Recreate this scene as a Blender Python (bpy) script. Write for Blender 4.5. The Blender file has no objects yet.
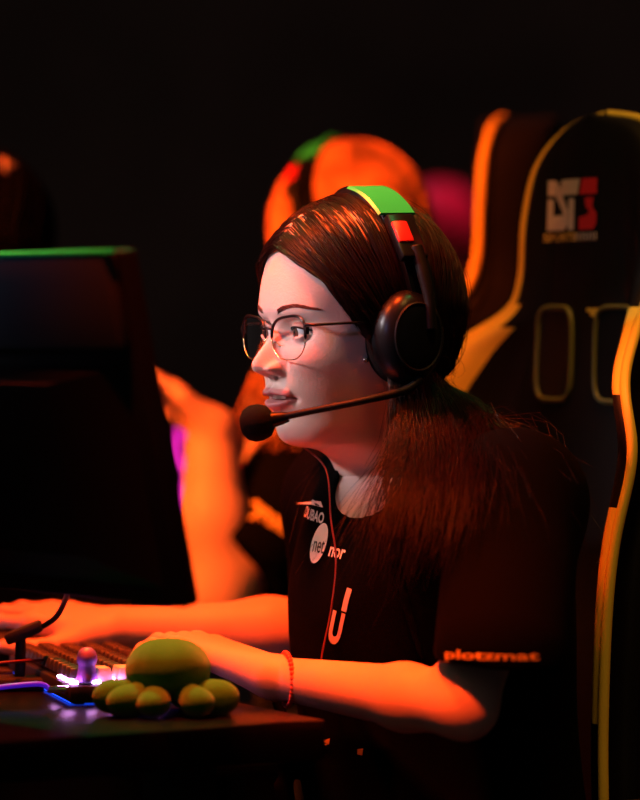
import bpy, bmesh, math, random
import numpy as np
from mathutils import Vector, Matrix
from mathutils.bvhtree import BVHTree
PI = math.pi
random.seed(7); rng = np.random.default_rng(11)
sc = bpy.context.scene
col = sc.collection

# ------------------------------------------------------------------ camera
CAMZ, DIST, FPX = 1.105, 3.2, 3456.0
cd = bpy.data.cameras.new('camera'); cam = bpy.data.objects.new('camera', cd); col.objects.link(cam)
cam.location = (0, -DIST, CAMZ); cam.rotation_euler = (PI/2, 0, 0)
cd.sensor_fit = 'HORIZONTAL'; cd.sensor_width = 36; cd.lens = FPX/640*36; cd.shift_y = -80/640
cd.clip_start = 0.1; cd.clip_end = 60
cd.dof.use_dof = True; cd.dof.focus_distance = DIST-0.05; cd.dof.aperture_fstop = cd.lens/1000/0.058
sc.camera = cam
# ------------------------------------------------------------------ world and colour
w = bpy.data.worlds.new('world'); sc.world = w; w.use_nodes = True
w.node_tree.nodes['Background'].inputs[0].default_value = (1.0, 0.70, 0.60, 1)
w.node_tree.nodes['Background'].inputs[1].default_value = 0.036
sc.view_settings.view_transform = 'Standard'; sc.view_settings.look = 'None'
sc.view_settings.exposure = 0; sc.view_settings.gamma = 1
try: sc.view_settings.use_curve_mapping = False
except Exception: pass
# ------------------------------------------------------------------ stage lights, plus added spots for single places
def light(name, kind, loc, target, color, power, size=0.3, spot=40, blend=0.4):
    l = bpy.data.lights.new(name, kind); o = bpy.data.objects.new(name, l); col.objects.link(o)
    o.location = loc; l.color = color; l.energy = power
    if kind == 'AREA': l.shape = 'DISK'; l.size = size
    if kind == 'SPOT': l.spot_size = math.radians(spot); l.spot_blend = blend; l.shadow_soft_size = size
    o.rotation_euler = (Vector(target)-Vector(loc)).to_track_quat('-Z', 'Y').to_euler()
    return o
ORANGE = (1.0, 0.062, 0.004)
light('stage_light_orange', 'SPOT', (-0.62, -0.16, 3.4), (-0.16, -0.02, 0.85), ORANGE, 1700, 0.18, 20, 0.7)
light('added_spot_chest', 'SPOT', (-0.42, -2.2, 1.65), (-0.012, -0.09, 0.912), (1.0, 0.80, 0.72), 50, 0.02, 3.2, 0.5)  # unseen spot added to brighten the jersey prints
light('added_spot_hair', 'SPOT', (-1.4, -0.25, 2.7), (-0.01, -0.02, 1.238), (1.0, 0.10, 0.008), 900, 0.08, 5.6, 0.6)  # unseen spot added for an orange highlight on the crown
light('added_spot_forearm', 'SPOT', (-0.50, -1.40, 3.2), (0.06, -0.22, 0.775), ORANGE, 900, 0.12, 8, 0.5)  # unseen spot added to keep the near forearm lit up to the sleeve
light('added_spot_face', 'SPOT', (-1.80, -0.28, 1.86), (-0.04, -0.05, 1.09), (1.0, 0.90, 0.95), 190, 0.14, 9, 0.5)  # unseen spot added to light the face in place of the screen's glow
light('added_spot_temple', 'SPOT', (-1.55, -1.25, 1.65), (0.0, -0.07, 1.11), (0.25, 0.42, 1.0), 17, 0.08, 10, 0.6)  # unseen spot added for the blue tinge at the temple
light('stage_light_amber', 'SPOT', (-1.5, -0.8, 2.6), (-0.05, 1.0, 1.05), (1.0, 0.115, 0.010), 1250, 0.2, 26, 0.5)
light('stage_light_chair', 'SPOT', (0.45, -1.0, 3.5), (0.40, 0.12, 1.05), (1.0, 0.50, 0.10), 190, 0.2, 20, 0.5)
light('stage_light_green', 'SPOT', (0.5, 0.1, 3.4), (0.05, 0.0, 1.25), (0.02, 1.0, 0.22), 60, 0.10, 6, 0.5)
light('stage_light_green_low', 'SPOT', (-0.25, 1.2, 3.3), (-0.26, -0.12, 1.16), (0.02, 1.0, 0.22), 220, 0.10, 12, 0.5)
light('stage_light_magenta', 'SPOT', (0.5, 2.9, 3.6), (0.24, 3.6, 1.3), (1.0, 0.03, 0.16), 260, 0.2, 40, 0.5)
light('stage_light_red', 'SPOT', (1.6, 0.2, 2.6), (0.15, -0.1, 0.95), (1.0, 0.03, 0.012), 12, 0.2, 36, 0.6)

# ------------------------------------------------------------------ materials
def mat(name, color, rough=0.5, metal=0.0, spec=0.5, emit=None, estr=0.0, bump=0.0, bscale=200.0, vary=0.0, sheen=0.0, sss=0.0, trans=0.0, coat=0.0):
    m = bpy.data.materials.new(name); m.use_nodes = True; nt = m.node_tree; N = nt.nodes; b = N['Principled BSDF']
    b.inputs['Base Color'].default_value = (*color, 1); b.inputs['Roughness'].default_value = rough
    b.inputs['Metallic'].default_value = metal; b.inputs['Specular IOR Level'].default_value = spec
    if emit: b.inputs['Emission Color'].default_value = (*emit, 1); b.inputs['Emission Strength'].default_value = estr
    if sheen: b.inputs['Sheen Weight'].default_value = sheen
    if coat: b.inputs['Coat Weight'].default_value = coat
    if trans: b.inputs['Transmission Weight'].default_value = trans
    if sss:
        b.inputs['Subsurface Weight'].default_value = sss; b.inputs['Subsurface Scale'].default_value = 0.006
        b.inputs['Subsurface Radius'].default_value = (1, .35, .2)
    tc = N.new('ShaderNodeTexCoord')
    if bump or vary:
        n = N.new('ShaderNodeTexNoise'); n.inputs['Scale'].default_value = bscale; n.inputs['Detail'].default_value = 3
        nt.links.new(tc.outputs['Object'], n.inputs['Vector'])
        if bump:
            bp = N.new('ShaderNodeBump'); bp.inputs['Strength'].default_value = bump; bp.inputs['Distance'].default_value = 0.001
            nt.links.new(n.outputs['Fac'], bp.inputs['Height']); nt.links.new(bp.outputs['Normal'], b.inputs['Normal'])
        if vary:
            r = N.new('ShaderNodeValToRGB'); nt.links.new(n.outputs['Fac'], r.inputs['Fac'])
            r.color_ramp.elements[0].position = .3; r.color_ramp.elements[1].position = .7
            r.color_ramp.elements[0].color = (*[c*(1-vary) for c in color], 1)
            r.color_ramp.elements[1].color = (*[min(1, c*(1+vary)) for c in color], 1)
            nt.links.new(r.outputs['Color'], b.inputs['Base Color'])
    return m
def skin_mat(name, base, lip=(0.50, 0.19, 0.19)):
    m = mat(name, base, 0.52, bump=0.25, bscale=420, sss=0.15, spec=0.3)
    nt = m.node_tree; N = nt.nodes; b = N['Principled BSDF']
    at = N.new('ShaderNodeAttribute'); at.attribute_name = 'lip'
    bl = N.new('ShaderNodeAttribute'); bl.attribute_name = 'blush'
    mx = N.new('ShaderNodeMix'); mx.data_type = 'RGBA'; mx.inputs[6].default_value = (*base, 1); mx.inputs[7].default_value = (base[0]*.95, base[1]*.62, base[2]*.6, 1)
    nt.links.new(bl.outputs['Fac'], mx.inputs[0])
    m2 = N.new('ShaderNodeMix'); m2.data_type = 'RGBA'; m2.inputs[7].default_value = (*lip, 1)
    nt.links.new(mx.outputs[2], m2.inputs[6]); nt.links.new(at.outputs['Fac'], m2.inputs[0])
    nt.links.new(m2.outputs[2], b.inputs['Base Color'])
    return m
M = {}
M['skin'] = skin_mat('fair_skin', (0.66, 0.46, 0.40))
M['skin2'] = skin_mat('warm_skin', (0.68, 0.46, 0.38))
M['jersey'] = mat('black_jersey_fabric', (0.0022, 0.002, 0.002), 0.9, spec=0.03, bump=0.4, bscale=900, sheen=0.0)
M['trousers'] = mat('black_denim', (0.01, 0.01, 0.012), 0.8, spec=0.2, bump=0.3, bscale=700)
M['hair'] = mat('dark_brown_hair', (0.009, 0.0024, 0.0015), 0.36, spec=0.22, vary=0.3, bscale=60)
M['hair_base'] = mat('dark_brown_hair_base', (0.008, 0.003, 0.002), 0.7, spec=0.2)
M['blond'] = mat('blond_hair', (0.50, 0.22, 0.08), 0.5, spec=0.3, vary=0.75, bscale=25)
M['black_hair'] = mat('black_hair', (0.002, 0.0015, 0.0015), 0.6, spec=0.04, vary=0.2)
M['pink_lit_hair'] = mat('pink_light_hair', (0.5, 0.08, 0.12), 0.6)  # pink light on the far head, put into the hair colour
M['plastic'] = mat('black_plastic', (0.006, 0.006, 0.006), 0.5, spec=0.15, bump=0.1, bscale=600)
M['gloss'] = mat('glossy_black_plastic', (0.005, 0.005, 0.006), 0.30, spec=0.16)
M['matte'] = mat('matte_black_plastic', (0.008, 0.008, 0.009), 0.6, spec=0.3, bump=0.3, bscale=500)
M['monitor_back'] = mat('grey_monitor_shell', (0.022, 0.024, 0.024), 0.6, bump=0.2, bscale=500)
M['foam'] = mat('black_foam', (0.006, 0.005, 0.005), 0.95, spec=0.1, bump=1.0, bscale=1500)
M['green'] = mat('green_light_tint', (0.02, 0.62, 0.20), 0.3)  # green stage light on the headset band, put into its colour
M['edge_green_light'] = mat('green_light_edge', (0.0, 0.70, 0.14), 0.4)  # green stage light along the monitor's edge, painted as a coloured strip
M['red'] = mat('red_plastic', (0.55, 0.02, 0.02), 0.35)
M['leather'] = mat('black_leatherette', (0.005, 0.0045, 0.0045), 0.5, bump=0.35, bscale=500, spec=0.15)
M['yellow'] = mat('yellow_leatherette', (0.72, 0.55, 0.06), 0.45, bump=0.3, bscale=500)
M['white_print'] = mat('white_print', (0.86, 0.82, 0.78), 0.6)
M['grey_print'] = mat('grey_print', (0.62, 0.55, 0.52), 0.6)
M['yellow_print'] = mat('yellow_print', (0.75, 0.50, 0.10), 0.6)
M['red_print'] = mat('red_print', (0.60, 0.012, 0.02), 0.6)
M['dark_print'] = mat('dark_print', (0.02, 0.015, 0.015), 0.7)
M['frame'] = mat('dark_metal_frame', (0.03, 0.02, 0.02), 0.28, metal=0.8)
M['gold'] = mat('gold_wire', (0.75, 0.50, 0.22), 0.25, metal=1.0)
M['silver'] = mat('silver', (0.8, 0.8, 0.8), 0.15, metal=1.0)
M['eye_white'] = mat('eye_white', (0.72, 0.68, 0.66), 0.12)
M['iris'] = mat('brown_iris', (0.10, 0.045, 0.03), 0.1, vary=0.3, bscale=900)
M['pupil'] = mat('pupil', (0.004, 0.004, 0.004), 0.05)
M['teeth'] = mat('teeth', (0.80, 0.76, 0.68), 0.2)
M['mouth'] = mat('mouth_inside', (0.10, 0.02, 0.02), 0.5)
M['desk'] = mat('black_desk_laminate', (0.0025, 0.002, 0.002), 0.30, bump=0.05, bscale=300, spec=0.10)
M['pad'] = mat('black_cloth_pad', (0.012, 0.010, 0.010), 0.8, bump=0.5, bscale=1200)
M['plush'] = mat('green_plush', (0.026, 0.19, 0.014), 0.95, spec=0.1, bump=1.0, bscale=900, sheen=0.25, vary=0.12)
M['keycap'] = mat('black_keycap', (0.009, 0.009, 0.010), 0.5)
M['keycap_pale'] = mat('pale_keycap', (0.62, 0.52, 0.50), 0.45)
M['purple'] = mat('purple_rubber', (0.25, 0.11, 0.5), 0.4, sss=0.2)
M['led_pink'] = mat('pink_white_led', (0.9, 0.7, 0.9), 0.4, emit=(0.85, 0.35, 1.0), estr=24)
M['led_blue'] = mat('blue_led', (0.1, 0.2, 0.9), 0.4, emit=(0.01, 0.07, 1.0), estr=3)
M['led_magenta'] = mat('magenta_led', (0.8, 0.1, 0.7), 0.4, emit=(1.0, 0.02, 0.55), estr=1.0)
M['led_warm'] = mat('warm_led', (1, .8, .4), 0.4, emit=(1.0, 0.55, 0.12), estr=3)
M['led_cyan'] = mat('pale_blue_led', (.6, .8, 1), 0.4, emit=(0.35, 0.6, 1.0), estr=5)
M['purple_cable'] = mat('purple_braided_cable', (0.10, 0.04, 0.55), 0.4, emit=(0.10, 0.01, 0.9), estr=0.35)  # faint emission painted in for coloured light falling on the cable
M['red_cable'] = mat('red_cable', (0.13, 0.008, 0.006), 0.5)
M['olive'] = mat('olive_plastic', (0.10, 0.10, 0.025), 0.5)
M['band'] = mat('red_beads', (0.75, 0.10, 0.08), 0.35)
M['wall'] = mat('dark_arena_wall', (0.13, 0.115, 0.105), 0.9, vary=0.3, bscale=2)
M['floor'] = mat('dark_arena_carpet', (0.05, 0.045, 0.04), 0.95, bump=0.5, bscale=300)
# screen of the monitor: a lit match view, mostly pale blue with warmer patches
m = bpy.data.materials.new('lit_screen'); m.use_nodes = True; nt = m.node_tree; N = nt.nodes
b = N['Principled BSDF']; b.inputs['Base Color'].default_value = (.01, .01, .01, 1); b.inputs['Roughness'].default_value = .3
tc = N.new('ShaderNodeTexCoord'); ns = N.new('ShaderNodeTexNoise'); ns.inputs['Scale'].default_value = 9
cr = N.new('ShaderNodeValToRGB'); cr.color_ramp.elements[0].color = (0.55, 0.72, 1.0, 1); cr.color_ramp.elements[1].color = (1.0, 0.86, 0.84, 1)
cr.color_ramp.elements[0].position = .35; cr.color_ramp.elements[1].position = .6
nt.links.new(tc.outputs['Object'], ns.inputs['Vector']); nt.links.new(ns.outputs['Fac'], cr.inputs['Fac'])
nt.links.new(cr.outputs['Color'], b.inputs['Emission Color'])
uv = N.new('ShaderNodeSeparateXYZ'); nt.links.new(tc.outputs['Object'], uv.inputs[0])
r1 = N.new('ShaderNodeMapRange'); r1.inputs['From Min'].default_value = .93; r1.inputs['From Max'].default_value = 1.06; r1.inputs['To Min'].default_value = .25; r1.inputs['To Max'].default_value = 1
nt.links.new(uv.outputs['Z'], r1.inputs['Value'])
r2 = N.new('ShaderNodeMapRange'); r2.inputs['From Min'].default_value = -.36; r2.inputs['From Max'].default_value = -.20; r2.inputs['To Min'].default_value = .1; r2.inputs['To Max'].default_value = 1
nt.links.new(uv.outputs['Y'], r2.inputs['Value'])
mm_ = N.new('ShaderNodeMath'); mm_.operation = 'MULTIPLY'; nt.links.new(r1.outputs[0], mm_.inputs[0]); nt.links.new(r2.outputs[0], mm_.inputs[1])
m3_ = N.new('ShaderNodeMath'); m3_.operation = 'MULTIPLY'; m3_.inputs[1].default_value = 0.22; nt.links.new(mm_.outputs[0], m3_.inputs[0])
nt.links.new(m3_.outputs[0], b.inputs['Emission Strength'])
M['screen'] = m
# glass of the spectacles: clear with a coated reflection
m = bpy.data.materials.new('coated_lens_glass'); m.use_nodes = True; nt = m.node_tree; N = nt.nodes; N.remove(N['Principled BSDF'])
tr = N.new('ShaderNodeBsdfTransparent'); gl = N.new('ShaderNodeBsdfGlossy'); gl.inputs['Roughness'].default_value = .02
gl.inputs['Color'].default_value = (.75, .85, 1, 1); lw = N.new('ShaderNodeLayerWeight'); lw.inputs['Blend'].default_value = .5; fr = N.new('ShaderNodeMath'); fr.operation = 'POWER'; fr.inputs[1].default_value = 4; nt.links.new(lw.outputs['Facing'], fr.inputs[0]); fa = N.new('ShaderNodeMath'); fa.inputs[1].default_value = .05; nt.links.new(fr.outputs[0], fa.inputs[0]); fr = fa
mx = N.new('ShaderNodeMixShader'); nt.links.new(fr.outputs[0], mx.inputs[0]); nt.links.new(tr.outputs[0], mx.inputs[1]); nt.links.new(gl.outputs[0], mx.inputs[2])
nt.links.new(mx.outputs[0], N['Material Output'].inputs[0]); M['lens'] = m

# ------------------------------------------------------------------ helpers
def W(px, py, y):
    s = FPX/(DIST+y)
    return Vector(((px-320)/s, y, CAMZ-(py-320)/s))
def link(name, verts, faces, material, parent=None, smooth=True, mats=None, fmat=None):
    me = bpy.data.meshes.new(name)
    me.from_pydata([tuple(v) for v in verts], [], [tuple(int(i) for i in f) for f in faces])
    for mm in (mats or [material]): me.materials.append(mm)
    if fmat is not None: me.polygons.foreach_set('material_index', np.asarray(fmat, dtype=np.int32))
    if smooth: me.polygons.foreach_set('use_smooth', np.ones(len(me.polygons), dtype=bool))
    me.update()
    o = bpy.data.objects.new(name, me); col.objects.link(o)
    if parent: o.parent = parent
    return o
def link_np(name, V, Q, material, parent=None):
    """fast path: V (n,3), Q (m,4) or (m,3)"""
    me = bpy.data.meshes.new(name); V = np.asarray(V, dtype=np.float32); Q = np.asarray(Q, dtype=np.int32)
    k = Q.shape[1]
    me.vertices.add(len(V)); me.vertices.foreach_set('co', V.ravel())
    me.loops.add(Q.size); me.loops.foreach_set('vertex_index', Q.ravel())
    me.polygons.add(len(Q)); me.polygons.foreach_set('loop_start', np.arange(0, Q.size, k, dtype=np.int32))
    me.polygons.foreach_set('use_smooth', np.ones(len(Q), dtype=bool))
    me.materials.append(material); me.update(calc_edges=True); me.validate()
    o = bpy.data.objects.new(name, me); col.objects.link(o)
    if parent: o.parent = parent
    return o
def empty(name, loc, label, cat, group=None, rotz=0.0):
    o = bpy.data.objects.new(name, None); o.empty_display_size = .05; col.objects.link(o); o.location = loc; o.rotation_euler = (0, 0, rotz)
    return tag(o, label, cat, group)
def tag(o, label=None, cat=None, group=None, kind=None):
    if label: o['label'] = label
    if cat: o['category'] = cat
    if group: o['group'] = group
    if kind: o['kind'] = kind
    return o
def frame_obj(o, parent):
    """parent without moving the world-space geometry"""
    o.parent = parent
    o.matrix_parent_inverse = Matrix.LocRotScale(parent.location, parent.rotation_euler, None).inverted()
    return o
def bm_obj(name, bm, material, parent=None, smooth=True, mats=None):
    me = bpy.data.meshes.new(name); bmesh.ops.recalc_face_normals(bm, faces=bm.faces); bm.to_mesh(me); bm.free()
    for mm in (mats or [material]): me.materials.append(mm)
    if smooth:
        me.polygons.foreach_set('use_smooth', np.ones(len(me.polygons), dtype=bool))
        try: me.set_sharp_from_angle(angle=math.radians(40))
        except Exception: pass
    o = bpy.data.objects.new(name, me); col.objects.link(o)
    if parent: frame_obj(o, parent)
    return o
def box_bm(bm, M4, sx, sy, sz, bev=0.0, seg=2):
    r = bmesh.ops.create_cube(bm, size=1.0)
    vs = r['verts']; bmesh.ops.scale(bm, vec=(sx, sy, sz), verts=vs)
    if bev:
        es = list({e for v in vs for e in v.link_edges})
        g = bmesh.ops.bevel(bm, geom=es, offset=bev, segments=seg, profile=.5, affect='EDGES')
        vs = list({v for f in g['faces'] for v in f.verts} | {v for v in vs if v.is_valid})
    bmesh.ops.transform(bm, matrix=M4, verts=vs)
def box(name, loc, size, material, parent=None, bev=0.002, rot=None, seg=2):
    bm = bmesh.new(); R = rot if rot is not None else Matrix.Identity(3)
    box_bm(bm, Matrix.Translation(Vector(loc)) @ R.to_4x4(), *size, bev, seg)
    return bm_obj(name, bm, material, parent)
def catmull(P, n):
    P = np.asarray(P, float); m = len(P); t = np.linspace(0, m-1, n); i = np.clip(t.astype(int), 0, m-2); f = (t-i)[:, None]
    p0 = P[np.clip(i-1, 0, m-1)]; p1 = P[i]; p2 = P[i+1]; p3 = P[np.clip(i+2, 0, m-1)]
    return .5*((2*p1)+(-p0+p2)*f+(2*p0-5*p1+4*p2-p3)*f*f+(-p0+3*p1-3*p2+p3)*f**3)
def tube_geo(P, R, sides=10, closed=False, flat=1.0, cap=True):
    P = np.asarray(P, float); n = len(P); R = np.broadcast_to(np.asarray(R, float), (n,))
    T = np.gradient(P, axis=0) if not closed else np.roll(P, -1, 0)-np.roll(P, 1, 0)
    T /= np.linalg.norm(T, axis=1)[:, None]+1e-12
    a = np.array([0, 0, 1.0]) if abs(T[0][2]) < .9 else np.array([1.0, 0, 0])
    U = np.zeros_like(P); u = a-T[0]*(a@T[0]); u /= np.linalg.norm(u)
    for i in range(n):
        u = u-T[i]*(u@T[i]); u /= np.linalg.norm(u)+1e-12; U[i] = u
    Bn = np.cross(T, U); ph = np.arange(sides)/sides*2*PI
    V = (P[:, None]+R[:, None, None]*(np.cos(ph)[None, :, None]*U[:, None]*flat+np.sin(ph)[None, :, None]*Bn[:, None])).reshape(-1, 3)
    F = []
    for i in range(n if closed else n-1):
        j = (i+1) % n
        for k in range(sides):
            l = (k+1) % sides; F.append((i*sides+k, i*sides+l, j*sides+l, j*sides+k))
    if cap and not closed: F.append(tuple(range(sides))[::-1]); F.append(tuple((n-1)*sides+k for k in range(sides)))
    return V, F
def tube(name, pts, r, material, parent=None, n=None, sides=10, closed=False, flat=1.0):
    P = catmull(pts, n or len(pts)*8) if not closed else np.asarray(pts, float)
    R = np.interp(np.linspace(0, 1, len(P)), np.linspace(0, 1, len(r)), r) if hasattr(r, '__len__') else r
    V, F = tube_geo(P, R, sides, closed, flat)
    o = link(name, V, F, material)
    if parent: frame_obj(o, parent)
    return o
def lathe(name, prof, origin, material, parent=None, axis=None, seg=32, squash=(1, 1)):
    V = []; F = []; n = len(prof)
    for k in range(seg):
        a = 2*PI*k/seg
        for r, z in prof: V.append((r*math.cos(a)*squash[0], r*math.sin(a)*squash[1], z))
    for k in range(seg):
        l = (k+1) % seg
        for i in range(n-1): F.append((k*n+i, l*n+i, l*n+i+1, k*n+i+1))
    bm = bmesh.new(); vs = [bm.verts.new(v) for v in V]
    for f in F:
        try: bm.faces.new([vs[i] for i in f])
        except ValueError: pass
    bmesh.ops.remove_doubles(bm, verts=bm.verts, dist=1e-6)
    R = (axis if axis is not None else Matrix.Identity(3)).to_4x4()
    bmesh.ops.transform(bm, matrix=Matrix.Translation(Vector(origin)) @ R, verts=bm.verts)
    return bm_obj(name, bm, material, parent)
def basis(x, y, z):
    return Matrix((x, y, z)).transposed()

# ---- signed-distance modelling: every limb and torso becomes ONE continuous surface
def bbox(p):
    t = p[0]
    if t == 'c': r = max(p[3], p[4]); a, b_ = np.array(p[1]), np.array(p[2]); return np.minimum(a, b_)-r, np.maximum(a, b_)+r
    c = np.array(p[1]); r = max(p[3]); return c-r, c+r
def sdf(prims, h, cut=None):
    lo = np.min([bbox(p)[0] for p in prims], 0)-.02; hi = np.max([bbox(p)[1] for p in prims], 0)+.02
    n = np.ceil((hi-lo)/h).astype(int)+1
    A = np.full(n, .05, np.float32); ax = [lo[i]+h*np.arange(n[i]) for i in range(3)]
    def region(p, pad):
        a, b_ = bbox(p); i0 = np.clip(((a-pad-lo)/h).astype(int), 0, n-1); i1 = np.clip(((b_+pad-lo)/h).astype(int)+2, 1, n)
        return tuple(slice(i0[k], i1[k]) for k in range(3))
    def dist(p, s):
        X = ax[0][s[0]][:, None, None]; Y = ax[1][s[1]][None, :, None]; Z = ax[2][s[2]][None, None, :]
        if p[0] == 'c':
            a = np.array(p[1], float); d = np.array(p[2], float)-a; L = d@d+1e-12
            t = np.clip(((X-a[0])*d[0]+(Y-a[1])*d[1]+(Z-a[2])*d[2])/L, 0, 1)
            q = np.sqrt((X-a[0]-t*d[0])**2+(Y-a[1]-t*d[1])**2+(Z-a[2]-t*d[2])**2)
            return q-(p[3]+(p[4]-p[3])*t)
        c = np.array(p[1], float); R = np.array(p[2], float); r = p[3]
        q = [(X-c[0])*R[k][0]+(Y-c[1])*R[k][1]+(Z-c[2])*R[k][2] for k in range(3)]
        k0 = np.sqrt(sum((q[k]/r[k])**2 for k in range(3))); k1 = np.sqrt(sum((q[k]/r[k]**2)**2 for k in range(3)))+1e-9
        return k0*(k0-1)/k1
    for p in prims:
        k = p[-1]; s = region(p, max(k, 3*h)+.004); d = dist(p, s).astype(np.float32); a = A[s]
        hh = np.clip(.5+.5*(a-d)/k, 0, 1); A[s] = a+(d-a)*hh-k*hh*(1-hh)
    for p in (cut or []):
        if p[0] == 'p':
            c, nn, rad = np.array(p[1]), np.array(p[2]), p[3]
            X = ax[0][:, None, None]; Y = ax[1][None, :, None]; Z = ax[2][None, None, :]
            near = (X-c[0])**2+(Y-c[1])**2+(Z-c[2])**2 < rad**2
            pl = (X-c[0])*nn[0]+(Y-c[1])*nn[1]+(Z-c[2])*nn[2]
            A = np.where(near, np.maximum(A, pl.astype(np.float32)), A)
        else:
            s = region(p, .01); A[s] = np.maximum(A[s], -dist(p, s).astype(np.float32))
    return nets(A, lo, h)
def nets(A, lo, h):
    s = A < 0
    c = np.zeros(tuple(d-1 for d in A.shape), np.int8); corners = [(i, j, k) for i in (0, 1) for j in (0, 1) for k in (0, 1)]
    for i, j, k in corners: c += s[i:A.shape[0]-1+i, j:A.shape[1]-1+j, k:A.shape[2]-1+k]
    idx = np.argwhere((c > 0) & (c < 8)); ids = np.full(c.shape, -1, np.int32); ids[tuple(idx.T)] = np.arange(len(idx))
    P = np.zeros((len(idx), 3)); cnt = np.zeros(len(idx))
    for a in corners:
        for d in range(3):
            if a[d]: continue
            b_ = list(a); b_[d] = 1
            va = A[tuple((idx+a).T)]; vb = A[tuple((idx+b_).T)]; m_ = (va < 0) != (vb < 0)
            t = np.where(m_, va/(va-vb+1e-20), 0); q = np.array(a, float)[None]+np.zeros((len(idx), 3)); q[:, d] += t
            P[m_] += q[m_]; cnt += m_
    P = (idx+P/cnt[:, None])*h+lo
    Q = []
    for d in range(3):
        e, f = [(1, 2), (2, 0), (0, 1)][d]
        sl0 = [slice(None)]*3; sl1 = [slice(None)]*3; sl0[d] = slice(0, -1); sl1[d] = slice(1, None)
        g = s[tuple(sl0)] != s[tuple(sl1)]; I = np.argwhere(g)
        I = I[(I[:, e] > 0) & (I[:, f] > 0) & (I[:, e] < A.shape[e]-1) & (I[:, f] < A.shape[f]-1)]
        ue = np.zeros(3, int); ue[e] = 1; uf = np.zeros(3, int); uf[f] = 1
        q = np.stack([ids[tuple((I-ue-uf).T)], ids[tuple((I-uf).T)], ids[tuple(I.T)], ids[tuple((I-ue).T)]], 1)
        fl = ~s[tuple(I.T)]; q[fl] = q[fl][:, ::-1]; Q.append(q)
    Q = np.concatenate(Q); Q = Q[(Q >= 0).all(1)]
    return P.astype(np.float32), Q

# hand: palm + four fingers of three phalanges each + thumb, palm facing -up
def hand(wrist, knuck, up, side, tips_curl=1.0, s=1.0, spread=1.0, k=.006):
    """side = unit vector towards the thumb; returns primitives"""
    wv, kv = Vector(wrist), Vector(knuck); d = (kv-wv).normalized(); up = Vector(up).normalized()
    side = Vector(side); side = (side-d*side.dot(d)).normalized(); up = side.cross(d) if side.cross(d).dot(up) > 0 else d.cross(side)
    out = []
    offs = [(.030, .0, .078, .0078), (.010, .004, .087, .0080), (-.010, .0, .080, .0076), (-.029, -.008, .062, .0066)]   # index..little: lateral, forward, length, radius
    for i, (l, f, ln, r) in enumerate(offs):
        K = kv+side*l*s+d*f*s-up*(abs(l)*.12*s)
        out.append(('c', wv+side*l*.45*s, K, .0155*s, (.0115-.0008*i)*s, .012))
        a = K; seg = [.46, .30, .24]; dirv = (d+side*l*2.2*spread).normalized(); ang = 0
        for j, fr in enumerate(seg):
            ang += [0.22, .42, .38][j]*tips_curl
            dv = (dirv*math.cos(ang)-up*math.sin(ang)).normalized(); e = a+dv*ln*fr*s
            out.append(('c', a, e, (r*1.06-.0006*j)*s, (r*.98-.0009*(j+1))*s, k*.6 if j else .007)); a = e
    t0 = wv+side*.022*s+d*.012*s-up*.004*s; t1 = t0+(d*.62+side*.62-up*.22).normalized()*.040*s
    t2 = t1+(d*.86+side*.36-up*.2).normalized()*.031*s; t3 = t2+(d*.97-side*.02-up*.12).normalized()*.025*s
    out += [('c', t0, t1, .0150*s, .0112*s, .012), ('c', t1, t2, .0104*s, .0090*s, .004), ('c', t2, t3, .0090*s, .0070*s, .004)]
    return out

# ------------------------------------------------------------------ head (local axes in mm: f forward, l her left, u up; origin at eye level on the ear axis)
RING = np.array([  # uf, ub, ff, fb, halfwidth, centre f, front exponent
    (118, 118, -8, -12, 2, -10, 2.0), (116, 116, 14, -36, 24, -11, 2.0), (109, 109, 40, -62, 46, -12, 2.0), (96, 97, 59, -80, 60, -12, 2.0),
    (78, 80, 71, -91, 69, -12, 2.05), (58, 60, 78.5, -97, 73, -12, 2.1), (40, 40, 82, -99, 75, -12, 2.2), (22, 20, 83, -98, 75, -12, 2.3),
    (8, 2, 78.5, -94, 74, -11, 2.35), (-8, -15, 79, -90, 71.5, -8, 2.35), (-24, -32, 80, -84, 68.5, -5, 2.3), (-38, -48, 80, -76, 65, -2, 2.2),
    (-50, -58, 80.5, -68, 62, 0, 2.1), (-62, -66, 78.5, -62, 59, 2, 2.0), (-75, -72, 75, -58, 55.5, 5, 1.95), (-89, -79, 73.5, -57, 51, 8, 1.95),
    (-99, -85, 69, -57, 47, 8, 1.95), (-105, -91, 58, -57, 46, 4, 2.0), (-108, -97, 40, -58, 47, -4, 2.0), (-113, -103, 24, -60, 49, -12, 2.0),
    (-124, -116, 12, -64, 50, -22, 2.0), (-148, -145, 3, -72, 51, -33, 2.0), (-185, -185, -8, -92, 62, -48, 2.0), (-215, -215, -14, -105, 80, -58, 2.0)], float)
def sstep(a, b_, x):
    t = np.clip((x-a)/(b_-a), 0, 1); return t*t*(3-2*t)
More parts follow.
